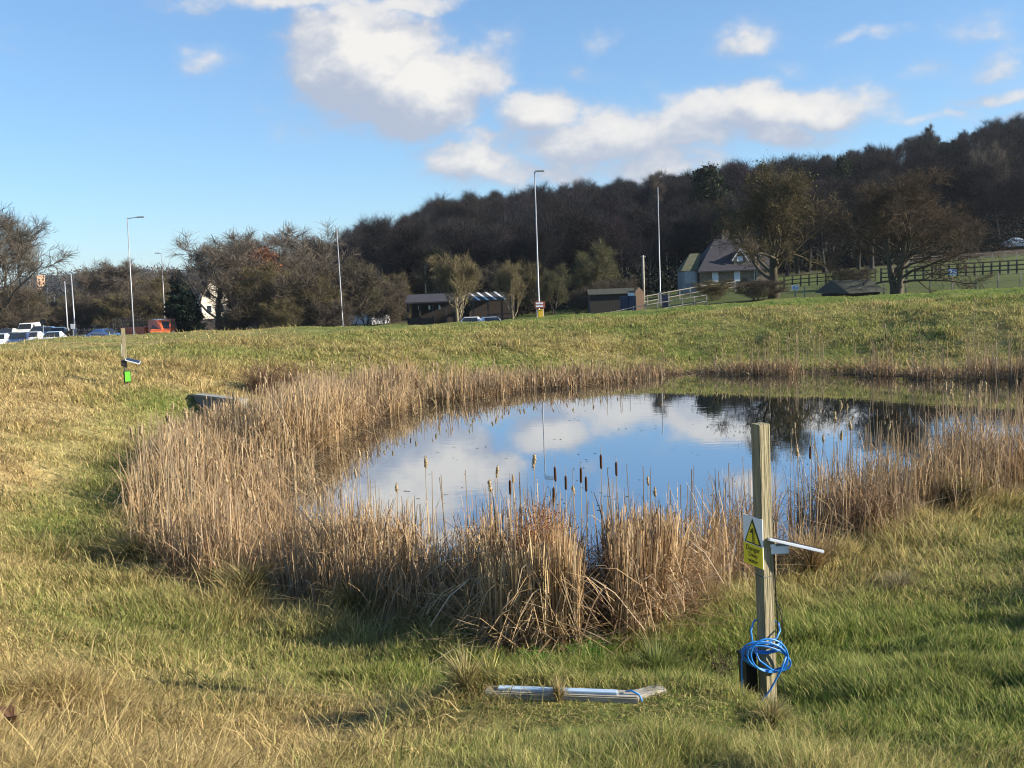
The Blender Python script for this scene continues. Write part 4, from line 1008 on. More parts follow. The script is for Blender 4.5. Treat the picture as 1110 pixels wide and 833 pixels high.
def put_vehicle(kind, px, Y, rz, col, label, group='vehicles queueing on the road at the left', z=None):
    k = kind
    if k not in cars: o = cars[k] = make_vehicle('parked_van' if k == 'van' else 'road_car', k, label, group, PAINT[col])
    else: o = copy_tree(cars[k])
    p = on_ground(px, Y); o.location = p + Vector((0, 0, .11)) if z is None else Vector((p.x, p.y, z)); o.rotation_euler = (0, 0, R_(rz)); o['label'] = label
    if group: o['group'] = group
    elif 'group' in o: del o['group']
    for c in o.children:
        if c.name.split('.')[0] == 'body':
            c.material_slots[0].link = 'OBJECT'; c.material_slots[0].material = PAINT[col]
    return o
put_vehicle('car', 59, 88, 14, 'pale', 'pale blue car with bright windscreen, nearest in the queue at left')
put_vehicle('car', 36, 90, 10, 'white', 'white car left of the pale blue car in the queue')
put_vehicle('car', 23, 89, 12, 'navy', 'dark navy car between the grey car and the white car in the queue')
put_vehicle('car', 10, 90, 12, 'grey', 'dark grey car near the left edge of the queue')
put_vehicle('car', 0, 88, 12, 'white', 'white car cut off by the left edge of the picture')
put_vehicle('car', 12, 104, 190, 'beige', 'pale beige car seen just behind the dark grey car')
put_vehicle('van', 32, 128, 10, 'white', 'white van standing behind the white car in the queue')
put_vehicle('car', 52, 104, 12, 'blue', 'mid blue car behind the pale blue car')
put_vehicle('car', 64, 100, 15, 'black', 'black car showing right behind the pale blue car')
put_vehicle('car', 43, 112, 12, 'grey', 'small grey car far back between the white van and the mid blue car')
put_vehicle('car', 117, 90, 70, 'blue', 'blue car alone on the road left of the far warning post')
put_vehicle('van', 178, 92, 12, 'orange', 'orange red van on the road right of the far warning post')
put_vehicle('car', 533, 78, 12, 'pale', 'pale blue white car parked right of the pale fan shaped tree', None)
put_vehicle('car', 511, 79, -4, 'white', 'white car parked under the fan shaped tree before the dark shed', None)
put_vehicle('car', 1103, 138, 80, 'silver', 'silver car parked above the upper fence at the right edge', None)
# orange tipper lorry with a grey cage body
p = on_ground(157, 92); lo = thing('tipper_lorry', 'orange tipper lorry with a grey mesh cage body behind the tall left lamp post', 'lorry', p + Vector((0, 0, .11)), R_(70))
loft([(-2.9, .5, 1.2, .9, .85), (-2.8, .4, 1.35, .95, .9), (-2.2, .4, 2.05, .95, .8), (-1.3, .4, 2.1, .95, .82)]).build('cab', PAINT['orange'], lo, bevel=.04)
MB().box((0, .8, .62), (1.9, 4.1, .22)).build('chassis', M['black'], lo)
MB().box((0, .4, 1.1), (1.95, 2.6, .75)).build('tipper_body', PAINT['orange'], lo, bevel=.03)
mb = MB()
for x_ in np.linspace(-.9, .9, 9): mb.box((x_, 2.75, 1.5), (.04, .04, 1.6))
for y_ in np.linspace(-.8, 2.75, 12):
    for s in (-.95, .95): mb.box((s, y_, 1.85), (.04, .04, .9))
for z_ in (1.5, 1.9, 2.3): mb.box((0, 2.75, z_), (1.9, .05, .05)); mb.box((-.95, 1, z_ + .003), (.05, 3.6, .05)); mb.box((.95, 1, z_ + .003), (.05, 3.6, .05))
mb.build('cage', M['fencedark'], lo)
MB().add([(-.78, -2.66, 1.42), (.78, -2.66, 1.42), (.70, -2.24, 1.95), (-.70, -2.24, 1.95)] , [(0, 1, 2, 3)]).build('windscreen', M['glass'], lo)
for s in (-1, 1):
    for y_ in (-2.1, 1.6): wv = MB().tube([(s * .7, y_, .38), (s * .95, y_, .38)], .38, 14).build('wheel', M['tyre'], lo); MB().tube([(s * .94, y_, .38), (s * .96, y_, .38)], .2, 10).build('rim', M['rim'], wv)
    MB().box((s * .6, -2.9, .85), (.3, .08, .18)).build('headlight', M['lamp'], lo)

# ------------------------------------------------------------------ buildings
def gable_house(name, label, px0, px1, row_eave, row_ridge, Y, depth, rz, wall_m, roof_m, wins=(), over=.25, cat='house', base_extra=0.0, door=None):
    """gable end faces the viewer before rz is applied"""
    a, b = at(px0, row_eave, Y), at(px1, row_eave, Y); g = on_ground((px0 + px1) / 2, Y); w = (b - a).length; he = (a.z + b.z) / 2 - g.z; hr = at((px0 + px1) / 2, row_ridge, Y).z - g.z
    root = thing(name, label, cat, (g.x, Y, g.z), R_(rz))
    MB().prism([(-w / 2, -.5), (w / 2, -.5), (w / 2, he), (0, hr), (-w / 2, he)], 'y', 0, depth).build('wall', wall_m, root)
    t = .12; sl = (hr - he) / (w / 2)
    for s in (-1, 1):
        MB().prism([(s * (w / 2 + over), he - over * sl + .02), (0, hr + .02), (0, hr + t + .02), (s * (w / 2 + over), he - over * sl + t + .02)], 'y', -over, depth + over).build('roof', roof_m, root)
    for (x, z, ww, hh, face) in wins:
        if face == 'g': f_ = MB().box((x, -.02, z), (ww + .16, .06, hh + .16)).build('window', M['signwhite'], root); MB().box((x, -.055, z), (ww, .03, hh)).build('pane', M['glass'], f_)
        else:
            s = -1 if face == 'l' else 1
            f_ = MB().box((s * (w / 2 + .02), x, z), (.06, ww + .16, hh + .16)).build('window', M['signwhite'], root); MB().box((s * (w / 2 + .055), x, z), (.03, ww, hh)).build('pane', M['glass'], f_)
    return root, w, he, hr
gable_house('gabled_house', 'cream gabled house with a blue shaded side wall behind the bare left trees', 219, 249, 318, 303, 185, 9, 40, M['render'], M['slate'], [(-1.2, 4.6, .9, 1.2, 'g'), (1.2, 4.6, .9, 1.2, 'g'), (-1.2, 1.8, .9, 1.3, 'g'), (1.2, 1.8, .9, 1.3, 'g'), (2.2, 4.4, 1, 1.2, 'l'), (6, 4.4, 1, 1.2, 'l'), (2.2, 1.8, 1, 1.2, 'l'), (6, 1.8, 1, 1.2, 'l')])
gable_house('white_cottage', 'small white cottage glimpsed through shrubs left of the long dark shed', 402, 424, 334, 325, 112, 6, 35, M['whitewall'], M['slate'], [(-.5, 1.6, .5, .7, 'g'), (.6, 1.6, .5, .7, 'g'), (1.5, 1.5, .7, .8, 'l'), (4, 1.5, .7, .8, 'l')])
# stone house
Yh = 100; g = on_ground(797, Yh); kx = Yh / F
xh = lambda px: (px - 797) * kx * 1.0
zh = lambda row, px=797: at(px, row, Yh).z - g.z
hs = thing('stone_house', 'dark stone house with steep purple slate roof below the wood', 'house', g, R_(-2.2 * 0))
x0, x1 = xh(759), xh(838); ze = zh(292.5); zr = zh(258); D_ = 6.0
MB().box(((x0 + x1) / 2, D_ / 2, ze / 2 - .5), (x1 - x0, D_, ze + 1)).build('wall', M['stone'], hs)
xe0, xe1, r0_, r1_ = xh(756), xh(841), xh(782), xh(824)
rf = MB().add([(xe0, -.35, ze - .05), (xe1, -.35, ze - .05), (xe1, D_ + .35, ze - .05), (xe0, D_ + .35, ze - .05), (r0_, D_ / 2, zr), (r1_, D_ / 2, zr)], [(0, 1, 5, 4), (1, 2, 5), (2, 3, 4, 5), (3, 0, 4), (3, 2, 1, 0)]).build('roof', M['slate'], hs)
MB().box(((xe0 + xe1) / 2, -.38, ze - .12), (xe1 - xe0, .1, .14)).build('gutter', M['black'], hs)
ch = MB().box((xh(795), D_ / 2 + .4, zr - .2), (.75, .5, 1.6)).build('chimney', M['stone'], rf)
for s in (-.2, .2): MB().tube([(xh(795) + s, D_ / 2 + .4, zr + .55), (xh(795) + s, D_ / 2 + .4, zr + 1.0)], .13, 8).build('chimney_pot', M['terracotta'], rf)
xd = xh(803); zd0, zd1 = zh(284), zh(271); yd = lambda z: (z - ze) / (zr - ze) * (D_ / 2 + .35) - .35
dm = MB().prism([(xd - .62, zd0 - .3), (xd + .62, zd0 - .3), (xd + .62, zd0 + .2), (xd, zd1 - .05), (xd - .62, zd0 + .2)], 'y', yd(zd0) - .25, yd(zd0) + 1.2).build('dormer', M['stone'], hs)
for s in (-1, 1):
    MB().prism([(xd + s * .85, zd0 + .02), (xd + s * .85, zd0 + .16), (xd, zd1 + .14), (xd, zd1)], 'y', yd(zd0) - .42, yd(zd0) - .26).build('bargeboard', M['signwhite'], dm)
MB().box((xd, yd(zd0) - .28, zd0 + .28), (.62, .05, .5)).build('pane', M['blind'], dm)
for px in (775.5, 799):
    f_ = MB().box((xh(px), -.03, zh(299.5)), (.62, .08, 1.15)).build('window', M['signwhite'], hs); MB().box((xh(px), -.085, zh(299.5)), (.5, .04, 1.0)).build('pane', M['blind'], f_)
f_ = MB().box((xh(819), -.03, zh(300)), (.3, .08, 1.1)).build('window', M['signwhite'], hs); MB().box((xh(819), -.085, zh(300)), (.2, .04, .95)).build('pane', M['glass'], f_)
zs = zh(279); MB().box((xh(824), yd(zs) - .06, zs), (.55, .12, .5)).build('skylight', M['blind'], hs)
# lower wing on the left
xa, xb = xh(741), xh(757.5); zw = zh(293)
MB().box(((xa + xb) / 2, 1.9, zw / 2 - .5), (xb - xa, 2.8, zw + 1)).build('wing_wall', M['shadewall'], hs)
MB().add([(xa - .15, .35, zw + .1), (xb - .0, .35, zw + .1), (xh(765), 2.2, zh(273)), (xh(753), 2.2, zh(273)), (xa - .15, 3.4, zw + .1), (xb - .0, 3.4, zw + .1)], [(0, 1, 2, 3), (3, 2, 5, 4), (0, 3, 4), (1, 5, 2), (0, 4, 5, 1)]).build('wing_roof', M['moss'], hs)
MB().box(((xa + xb) / 2, .47, zh(299)), (1.15, .05, 1.25)).build('garage_door', M['garage'], hs)

# long dark open shed
Ys = 96; g = on_ground(470, Ys); kx = Ys / F
sh = thing('open_shed', 'long low dark open fronted shed left of the striped shelter', 'shed', g)
xs_ = lambda px: (px - 470) * kx; zs_ = lambda r: at(470, r, Ys).z - g.z
MB().prism([(-.3, zs_(327)), (2.6, zs_(319)), (5.2, zs_(327)), (5.2, zs_(328)), (2.6, zs_(320.3)), (-.3, zs_(328.4))], 'x', xs_(441), xs_(499)).build('roof', M['slate'], sh)
MB().box((xs_(470), 4.9, zs_(327) / 2), (xs_(498) - xs_(442), .12, zs_(327))).build('back_wall', M['darkwood'], sh)
for px in (443, 456, 470, 484, 497): MB().box((xs_(px), .1, zs_(328) / 2), (.18, .18, zs_(328))).build('post', M['darkwood'], sh)
for a_, b_ in ((443, 470), (484, 497)): MB().box((xs_((a_ + b_) / 2), .12, .55), (xs_(b_) - xs_(a_) - .2, .08, 1.1)).build('front_panel', M['brownwood'], sh)
for px in (455, 466, 477): MB().box((xs_(px), .6, zs_(333.5)), (.2, .12, .45)).build('hanging_pale_piece', M['signwhite'], sh, bevel=.04)  # small pale pieces hanging in the open front
# striped shelter
Ys = 92; g = on_ground(530, Ys); kx = Ys / F; xs_ = lambda px: (px - 530) * kx; zs_ = lambda r: at(530, r, Ys).z - g.z
ss = thing('striped_shelter', 'brown timber shelter with pale stripes across its dark sloping roof', 'shelter', g)
zt, zb = zs_(317.5), zs_(325.5); sk = xs_(512) - xs_(500)
def slope_quad(pa, pb, lift, th):
    v = []
    for z in (0, -th):
        v += [(xs_(pa) + sk, 0, zb + lift + z), (xs_(pb) + sk, 0, zb + lift + z), (xs_(pb), 3.2, zt + lift + z), (xs_(pa), 3.2, zt + lift + z)]
    return MB().add(v, [(0, 1, 2, 3), (7, 6, 5, 4), (0, 4, 5, 1), (1, 5, 6, 2), (2, 6, 7, 3), (3, 7, 4, 0)])
rf = slope_quad(500, 548, 0, .1).build('roof', M['darkwood'], ss)
for px in (509, 518, 527, 537): slope_quad(px - 1.3, px + 1.3, .03, .02).build('roof_stripe', M['whitewall'], rf)
for px in (514, 530, 545, 558): MB().box((xs_(px), .1, zb / 2), (.16, .16, zb)).build('post', M['brownwood'], ss)
MB().box((xs_(532), 3.0, zt / 2), (xs_(552) - xs_(504), .1, zt)).build('back_wall', M['brownwood'], ss)
for z_ in (.5, 1.0, 1.45): MB().box((xs_(544), .0, z_), (xs_(560) - xs_(528), .06, .1)).build('rail', M['brownwood'], ss)
# small timber shed with sunlight painted into its gable colour, blue boxes
Ys = 84; g = on_ground(690, Ys); kx = Ys / F; zs_ = lambda r, p=690: at(p, r, Ys).z - g.z; xs_ = lambda px: (px - 690) * kx
ts = thing('timber_hut', 'low dark timber hut with a sunlit gable end left of the wooden pole', 'hut', g)
MB().prism([(0, -.3), (0, zs_(317.5)), (1.1, zs_(313.5)), (2.2, zs_(317.5)), (2.2, -.3)], 'x', xs_(640), xs_(688)).build('wall', M['darkwood'], ts)
MB().prism([(-.2, zs_(318.3)), (1.1, zs_(313)), (2.4, zs_(318.3)), (2.4, zs_(317.6)), (1.1, zs_(312.2)), (-.2, zs_(317.6))], 'x', xs_(638), xs_(688.6)).build('roof', M['felt'], ts)
MB().prism([(xs_(688.8), -.3), (xs_(698), -.3), (xs_(698), zs_(317)), (xs_(693), zs_(311.5)), (xs_(688.8), zs_(316.5))], 'y', -.15, .25).build('gable_end', M['palewood'], ts)
g = on_ground(681, 76); kx = 76 / F
bbx = thing('blue_container', 'dark blue steel boxes with a white panel on top in front of the timber hut', 'container', g)
zt = at(681, 321, 76).z - g.z
for s in (-.3, .3): MB().box((s * 1.03, 0, zt / 2), (.58, .7, zt)).build('box_body', M['bluebox'], bbx, bevel=.03)
MB().box((.25, -.2, zt + .12), (.52, .06, .22)).build('white_panel', M['signwhite'], bbx)
g = on_ground(721, 80); zt = at(721, 320.5, 80).z - g.z
bbx = thing('blue_bin', 'small dark blue bin beside the fence right of the lamp post', 'bin', g)
loft([(-.22, 0, zt, .2, .25), (.25, 0, zt, .2, .25)]).build('bin_body', M['bluebox'], bbx); MB().box((0, 0, zt + .03), (.56, .56, .06)).build('lid', M['bluebox'], bbx)
# ridged shelter in the right field
Ys = 60; g = on_ground(924, Ys); kx = Ys / F; xs_ = lambda px: (px - 924) * kx; zs_ = lambda r: at(924, r, Ys).z - g.z
fs = thing('field_shelter', 'low dark green ridged field shelter under the spreading tree', 'shelter', g)
e0_, e1_, z0_, z1_ = xs_(893), xs_(957), max(.12, zs_(317)), zs_(303.5)
MB().add([(e0_, -.2, z0_), (xs_(915), -1.0, z0_ - .05), (e1_, -.6, z0_), (e1_, 1.8, z0_), (e0_, 1.8, z0_), (xs_(903), .4, z1_), (xs_(945), .4, z1_)], [(1, 2, 6, 5), (0, 1, 5), (2, 3, 6), (3, 4, 5, 6), (4, 0, 5), (4, 3, 2, 1, 0)]).build('roof', M['felt'], fs)
MB().box(((e0_ + e1_) / 2, .5, z0_ / 2 - .2), (e1_ - e0_ - .5, 1.4, z0_ + .3)).build('wall', M['darkwood'], fs)
# sunlit tower far off
Yt = 640; g = on_ground(45.5, Yt); tp_ = at(45, 300, Yt); Ht = tp_.z - g.z; tw_ = thing('tower_block', 'sunlit orange brick tower rising over the trees far off at the left', 'tower', g, R_(35))
MB().box((0, 0, Ht / 2), (4.6, 4.6, Ht)).build('wall', M['brick'], tw_); MB().box((0, 0, Ht + .4), (5, 5, .8)).build('parapet', M['brick'], tw_)
for z_ in np.arange(Ht - 2, Ht - 14, -2.6):
    for x_ in (-1.3, 1.3):
        MB().box((x_, -2.31, z_), (1.0, .06, 1.3)).build('window', M['glass'], tw_); MB().box((2.31, x_, z_), (.06, 1.0, 1.3)).build('window', M['glass'], tw_)
# signs by the lamp post
g = on_ground(586.5, 66.5); kx = 66.5 / F
rs = thing('road_sign', 'brown red road sign with white panels at the foot of the tallest lamp post', 'sign', g)
zc_ = at(586, 330.7, 66.5).z - g.z
for s in (-.22, .22): MB().tube([(s, 0, -.2), (s, 0, zc_)], .03, 6).build('leg', M['steel'], rs)
o_ = MB().box((0, -.05, zc_), (.72, .03, .46)).build('sign_board', M['signred'], rs)
for z_ in (.11, -.09): MB().box((-.03, -.072, zc_ + z_), (.50, .012, .12)).build('sign_panel', M['signwhite'], o_)
g = on_ground(587, 65.5); zt = max(.35, at(587, 336.5, 65.5).z - g.z)
gb = thing('grit_bin', 'bright yellow bin on the crest below the brown red road sign', 'bin', g)
MB().box((0, 0, zt / 2), (.34, .3, zt)).build('bin_body', M['gritbin'], gb, bevel=.02); MB().box((0, 0, zt + .03), (.4, .36, .06)).build('lid', M['gritbin'], gb, bevel=.02)
def notice(px, row, Y, w, h, label, m1, m2):
    g = on_ground(px, Y); z = at(px, row, Y).z - g.z; r_ = thing('notice_board', label, 'sign', g)
    MB().box((0, 0, z / 2), (.07, .07, z)).build('post', M['greywood'], r_); o = MB().box((0, -.055, z), (w, .03, h)).build('sign_board', m1, r_)
    MB().box((-w * .2, -.075, z + h * .05), (w * .22, .012, h * .5)).build('sign_panel', m2, o); MB().box((w * .17, -.075, z - h * .1), (w * .28, .012, h * .22)).build('sign_panel', m2, o)
notice(862, 312, 66, .5, .33, 'small white notice board on a post right of the oak', M['signwhite'], M['signblue'])
notice(1032, 295, 64, .55, .36, 'blue and white notice board by the fence right of the spreading tree', M['signblue'], M['signwhite'])

# ------------------------------------------------------------------ fences
def fence(label, pxs, Y0, Y1, h, nrails, mt, thick=.1, rail_h=.1, group=None, name='rail_fence', rails_m=None):
    ys = np.interp(pxs, [pxs[0], pxs[-1]], [Y0, Y1]); P_ = [on_ground(p, y) for p, y in zip(pxs, ys)]
    o = P_[0]; r_ = thing(name, label, 'fence', o, 0, group)
    for p in P_: MB().box(p - o + Vector((0, 0, h / 2 - .1)), (thick, thick, h + .2)).build('post', M[mt], r_)
    for k in range(nrails):
        mb = MB(); z = h * (k + .9) / (nrails + .1)
        for a, b in zip(P_[:-1], P_[1:]): mb.tube([a - o + Vector((0, -thick * .7, z)), b - o + Vector((0, -thick * .7, z))], rail_h / 2, 4)
        mb.build('rail', M[rails_m or mt], r_)
    return r_
R3 = lambda a, b, st: list(np.arange(a, b, st))
fence('grey post and rail fence directly below the stone house', [690, 702, 714, 725, 737, 748.5, 761, 772, 784.5, 797], 88, 91, 1.0, 2, 'greywood', .11, .09)
fence('lower grey post and rail fence on the crest before the blue boxes', [630, 639, 651, 663, 669, 687, 700, 713, 726, 740, 753, 766], 70, 72, .95, 2, 'greywood', .09, .07)
fence('dark three rail fence across the right field', R3(955, 1125, 9.2), 84, 80, 1.15, 3, 'fencedark', .12, .1)
fence('thin pale posted wire fence along the right crest', [872, 896, 918, 958, 982, 1008, 1033, 1058, 1082, 1106, 1130], 66, 63, 1.0, 2, 'greywood', .07, .015)
fence('upper thin fence along the top of the right field', R3(985, 1130, 13), 120, 116, 1.1, 2, 'greywood', .08, .06)
fence('dark rail fence behind the oak and the white notice board', R3(850, 955, 9), 88, 86, 1.1, 3, 'fencedark', .1, .09)
fence('dark rail fence behind the pale car and the tallest lamp post', R3(545, 640, 11), 84, 82, 1.1, 3, 'brownwood', .1, .08)
fence('low dark fence in front of the long dark shed', R3(425, 500, 10), 86, 86, .8, 2, 'darkwood', .1, .08)
# ------------------------------------------------------------------ cattails standing out of the reed bed, one by one
head_m = attr_mat('cattail_head', .95, 0, .05)
def head_mesh(seed, fluffy):
    r = np.random.default_rng(seed); n = 12; t = np.linspace(0, 1, 11)
    rad = .0135 * np.clip(np.minimum(t * 9, (1 - t) * 9), .12, 1) * (1 + (.55 if fluffy else 0) * np.sin(t * 3.1 + r.uniform(-.6, .6)) + (.25 * r.normal(0, 1, 11) if fluffy else 0)).clip(.4)
    L = .17 if not fluffy else .16
    P = np.stack([.008 * np.sin(t * 3 + seed) * fluffy, .006 * np.cos(t * 4) * fluffy, t * L], 1)
    v, q = tube_np(P, rad, n)
    base = np.array((.33, .25, .145)) if fluffy else np.array((.075, .036, .02))
    c = base * r.uniform(.75, 1.2, (len(v), 1))
    parts = [(v, q, c)]
    if fluffy:      # tufts of down
        m = 60; i = r.integers(0, len(v), m); p0 = v[i]; d = r.normal(0, 1, (m, 3)); d = norm(d + np.array([0, 0, -.3])); p2 = p0 + d * .02
        parts.append(ribbons(p0, (p0 + p2) / 2, p2, norm(np.cross(d, r.normal(0, 1, (m, 3)))), np.full(m, .004), 1, np.tile(base * 1.15, (m, 1)), .6))
    else:           # thin spike above the brown head
        v2, q2 = tube_np(np.array([[0, 0, L], [0, 0, L + .05], [.002, 0, L + .09]]), [.003, .002, .001], 4); parts.append((v2, q2, np.tile((.3, .22, .12), (len(v2), 1))))
    return mesh_np('seed_head', *join_np(parts), smooth=True)
HEADS = {(f, k): head_mesh(k + 10 * f, bool(f)) for f in (0, 1) for k in range(4)}
for me in HEADS.values(): me.materials.append(head_m)
def stem_mesh(k):
    r = np.random.default_rng(60 + k); t = np.linspace(0, 1, 7)
    P = np.stack([.02 * np.sin(t * 2.2 + k), .015 * np.sin(t * 1.7 + 2 * k), t], 1); P -= P[0]
    v, q = tube_np(P, .0062 * (1 - .45 * t), 6); c = np.tile((.42, .33, .20), (len(v), 1)) * r.uniform(.8, 1.1, (len(v), 1))
    return mesh_np('stem', v, q, c, smooth=True), P[-1]
STEMS = [stem_mesh(k) for k in range(4)]
for me, _ in STEMS: me.materials.append(reed_m)
cr = random.Random(9)
def cattail(x, y, z, H, fluffy, label, group=None, lean=.04, thick=1.0):
    root = thing('cattail', label, 'cattail', (x, y, z), cr.uniform(0, 6.28), group)
    root.rotation_euler = (cr.gauss(0, lean), cr.gauss(0, lean), root.rotation_euler[2])
    k = cr.randrange(4); me, tip = STEMS[k]
    s = bpy.data.objects.new('stem', me); COL.objects.link(s); s.parent = root; s.scale = (thick, thick, H)
    h = bpy.data.objects.new('seed_head', HEADS[(int(fluffy), cr.randrange(4))]); COL.objects.link(h); h.parent = root
    h.location = (tip[0] * thick, tip[1] * thick, tip[2] * H - .02); hs = (1 if not fluffy else cr.uniform(.6, 1.05)) ; h.scale = (hs * thick, hs * thick, hs)
    return root
def cattail_px(px, row, Y, fluffy, label, group=None, thick=1.0):
    p = at(px, row, Y); g = max(-.15, gz(p.x, p.y)); H = p.z - g - .10
    return cattail(p.x, p.y, g, H, fluffy, label, group, .012, thick)
for px, row, Y_, lb in ((654, 497, 10.4, 'tallest dark brown cattail head, above the water right of the withered bush'), (669, 505, 10.6, 'dark brown cattail head just right of the tallest one'), (629, 511, 9.8, 'upper of the two crossing dark brown cattail heads'), (635, 522, 9.9, 'lower of the two crossing dark brown cattail heads'),
        (608, 511, 10.2, 'dark brown cattail head standing straight over the withered bush'), (612, 521, 10.5, 'shorter dark brown cattail head right against the straight one'), (603, 533, 9.7, 'lowest dark brown cattail head, tilted left over the withered bush'), (551, 526, 10.2, 'dark brown cattail head alone left of the withered bush')):
    cattail_px(px, row, Y_, False, lb, 'dark brown cattails at the near end')
for px, row, Y_, lb in ((462, 497, 11.4, 'tall lone pale cattail against the white cloud reflection'), (539, 507, 11, 'pale cattail head leaning at the left of the near cluster'), (556, 512, 10.8, 'pale cattail head between the leaning one and the fluffy tall one'), (578, 496, 10.9, 'fluffy pale cattail standing tallest left of the dark heads'), (534, 523, 10.7, 'low pale cattail head left of the near cluster'),
        (621, 526, 10.6, 'fluffy grey cattail head between the straight and the crossing dark ones'), (701, 515, 11, 'pale cattail right of the dark heads'), (712, 528, 11.2, 'small pale cattail furthest right of the near cluster'), (430, 524, 11.2, 'slim pale cattail left of the cloud reflection'), (383, 508, 12, 'left of three pale cattails over the bright water'), (388, 487, 12.6, 'middle and tallest of three pale cattails over the bright water'), (397, 488, 12.4, 'right of three pale cattails over the bright water'), (698, 568, 9.6, 'fat pale cattail head low among the near reeds'),
        (153, 468, 13.2, 'leftmost pale cattail of the whole reed belt'), (174, 470, 13.4, 'pale cattail second from the left end of the reed belt'), (184, 460, 14.0, 'tall pale cattail third from the left end of the reed belt'), (211, 496, 12.6, 'shorter fluffy cattail near the left end of the reed belt'), (233, 438, 16.5, 'pale cattail standing before the concrete headwall'), (253, 431, 17.0, 'tall pale cattail before the middle of the headwall'), (266, 448, 16, 'fluffy cattail before the right end of the headwall')):
    cattail_px(px, row, Y_, True, lb, 'pale cattails that stand clear of the reeds')
def strew(n, box, label, group, hmul, fl=.9, smax=.0, smin=-9, seed=1, thick=1.0, wmin=-.3):
    r = np.random.default_rng(seed); k = 0
    while k < n:
        x = r.uniform(box[0], box[1]); y = r.uniform(box[2], box[3]); a = np.array([x]), np.array([y])
        sW = float(poly_sd(WATER, *a)[0]); sR = float(poly_sd(REEDS, *a)[0])
        if sR > -.15 or sW < wmin or sW > 3: continue
        H = float(reed_h(*a, np.array([sW]), np.array([sR]))[0]) * hmul * r.uniform(.88, 1.22)
        cattail(x, y, max(-.15, gz(x, y)), H, r.random() < fl, label, group, .05, thick); k += 1
strew(62, (-7.2, -2.5, 11, 24), 'pale dry cattail in the tall sunlit reed belt on the left side', 'cattails of the left reed belt', 1.12, seed=2)
strew(50, (-6.5, 4, 24, 33.5), 'small pale cattail along the left part of the far shore', 'cattails of the far left shore', 1.05, seed=3, thick=1.35)
strew(45, (5, 19, 27, 34), 'small pale cattail along the right part of the far shore', 'cattails of the far right shore', 2.0, seed=4, thick=1.35)
strew(65, (3.5, 16, 11, 22), 'pale dry cattail in the shaded reed belt on the right side', 'cattails of the right reed belt', 1.08, seed=5)

# ------------------------------------------------------------------ clumps and weeds
clump_m = attr_mat('tussock_leaf', .6, .25, .25)
def clump(name, label, p, n, H, spread, w, colr, cat='plant', tipc=None, seed=0, stiff=.5):
    r = np.random.default_rng(seed); d = rand_dirs(n, r); L = H * (.55 + .5 * r.random(n)); out = spread * r.random(n) ** .7
    p0 = d * (.12 * spread * r.random(n))[:, None]; p1 = p0 + d * (out * .25)[:, None]; p1[:, 2] = L * (.6 + .4 * stiff)
    p2 = p0 + d * out[:, None]; p2[:, 2] = L * (1 - (1 - stiff) * r.random(n) * (out / spread) * 1.2)
    c = np.array(colr) * (.6 + .8 * r.random((n, 1))); ct = None if tipc is None else np.array(tipc) * (.7 + .6 * r.random((n, 1)))
    v, q, cc = ribbons(p0, p1, p2, rand_dirs(n, r), w * (.6 + .8 * r.random(n)), 4, c, .1, ct)
    o = link(name, mesh_np(name, v, q, cc), clump_m, None, p - Vector((0, 0, .03))); return tag(o, label, cat)
clump('iris_clump', 'yellow green strappy plant at the left end of the long timber beam', ground_px(532, 742), 60, .26, .22, .008, (.16, .18, .03), tipc=(.40, .34, .07), seed=1, stiff=.2)
clump('rush_tuft', 'large green rush tuft right behind the short timber block', ground_px(712, 738), 460, .42, .40, .0035, (.11, .17, .035), seed=2, stiff=.35, tipc=(.20, .2, .07))
clump('rush_tuft', 'dry straw tuft hanging over the middle of the long timber beam', ground_px(606, 762), 110, .22, .12, .003, (.34, .27, .12), seed=3, stiff=.5)
clump('rush_tuft', 'pale straw tussock at the left end of the long timber beam', ground_px(505, 752), 320, .34, .28, .003, (.33, .28, .12), seed=4, stiff=.4)
clump('rush_tuft', 'yellow green strappy clump at the foot of the right reeds', ground_px(1046, 552), 170, .62, .55, .010, (.13, .15, .03), tipc=(.34, .31, .07), seed=5, stiff=.4)
clump('rush_tuft', 'dark olive tussock at the foot of the left reeds', ground_px(272, 650), 420, .5, .45, .005, (.11, .11, .035), seed=6, stiff=.6, tipc=(.28, .22, .09))
clump('rush_tuft', 'tall dry green tussock at the foot of the reeds left of the near cattails', ground_px(385, 676), 460, .55, .45, .0045, (.11, .115, .035), seed=7, stiff=.6, tipc=(.27, .22, .09))
clump('rush_tuft', 'brown tussock below the reeds left of the withered bush', ground_px(455, 690), 380, .45, .5, .004, (.17, .14, .05), seed=8, stiff=.5, tipc=(.3, .23, .1))
clump('rush_tuft', 'straw tussock at the right foot of the near reeds', ground_px(765, 668), 420, .5, .5, .004, (.26, .19, .085), seed=9, stiff=.5, tipc=(.34, .26, .13))
clump('rush_tuft', 'small straw tussock around the foot of the near wooden post', ground_px(836, 786), 260, .2, .22, .003, (.28, .23, .10), seed=10, stiff=.4)
clump('rush_tuft', 'dry tussock under the solar light of the near post', ground_px(880, 622), 380, .55, .5, .005, (.24, .16, .07), seed=11, stiff=.6, tipc=(.33, .25, .12))
clump('rush_tuft', 'green tussock in the wet grass below the near reeds', ground_px(640, 722), 420, .28, .32, .0035, (.12, .24, .035), seed=12, stiff=.5)
clump('rush_tuft', 'bright green tussock below the near reeds left of the rush tuft', ground_px(585, 728), 320, .24, .28, .0035, (.12, .25, .035), seed=13, stiff=.5)
clump('rush_tuft', 'grey straw tussock on the right slope', ground_px(975, 640), 360, .26, .35, .003, (.26, .22, .12), seed=14, stiff=.35)
clump('rush_tuft', 'dark tussock beside the worn path on the left', ground_px(150, 610), 420, .42, .55, .005, (.08, .10, .03), seed=15, stiff=.5, tipc=(.22, .19, .07))
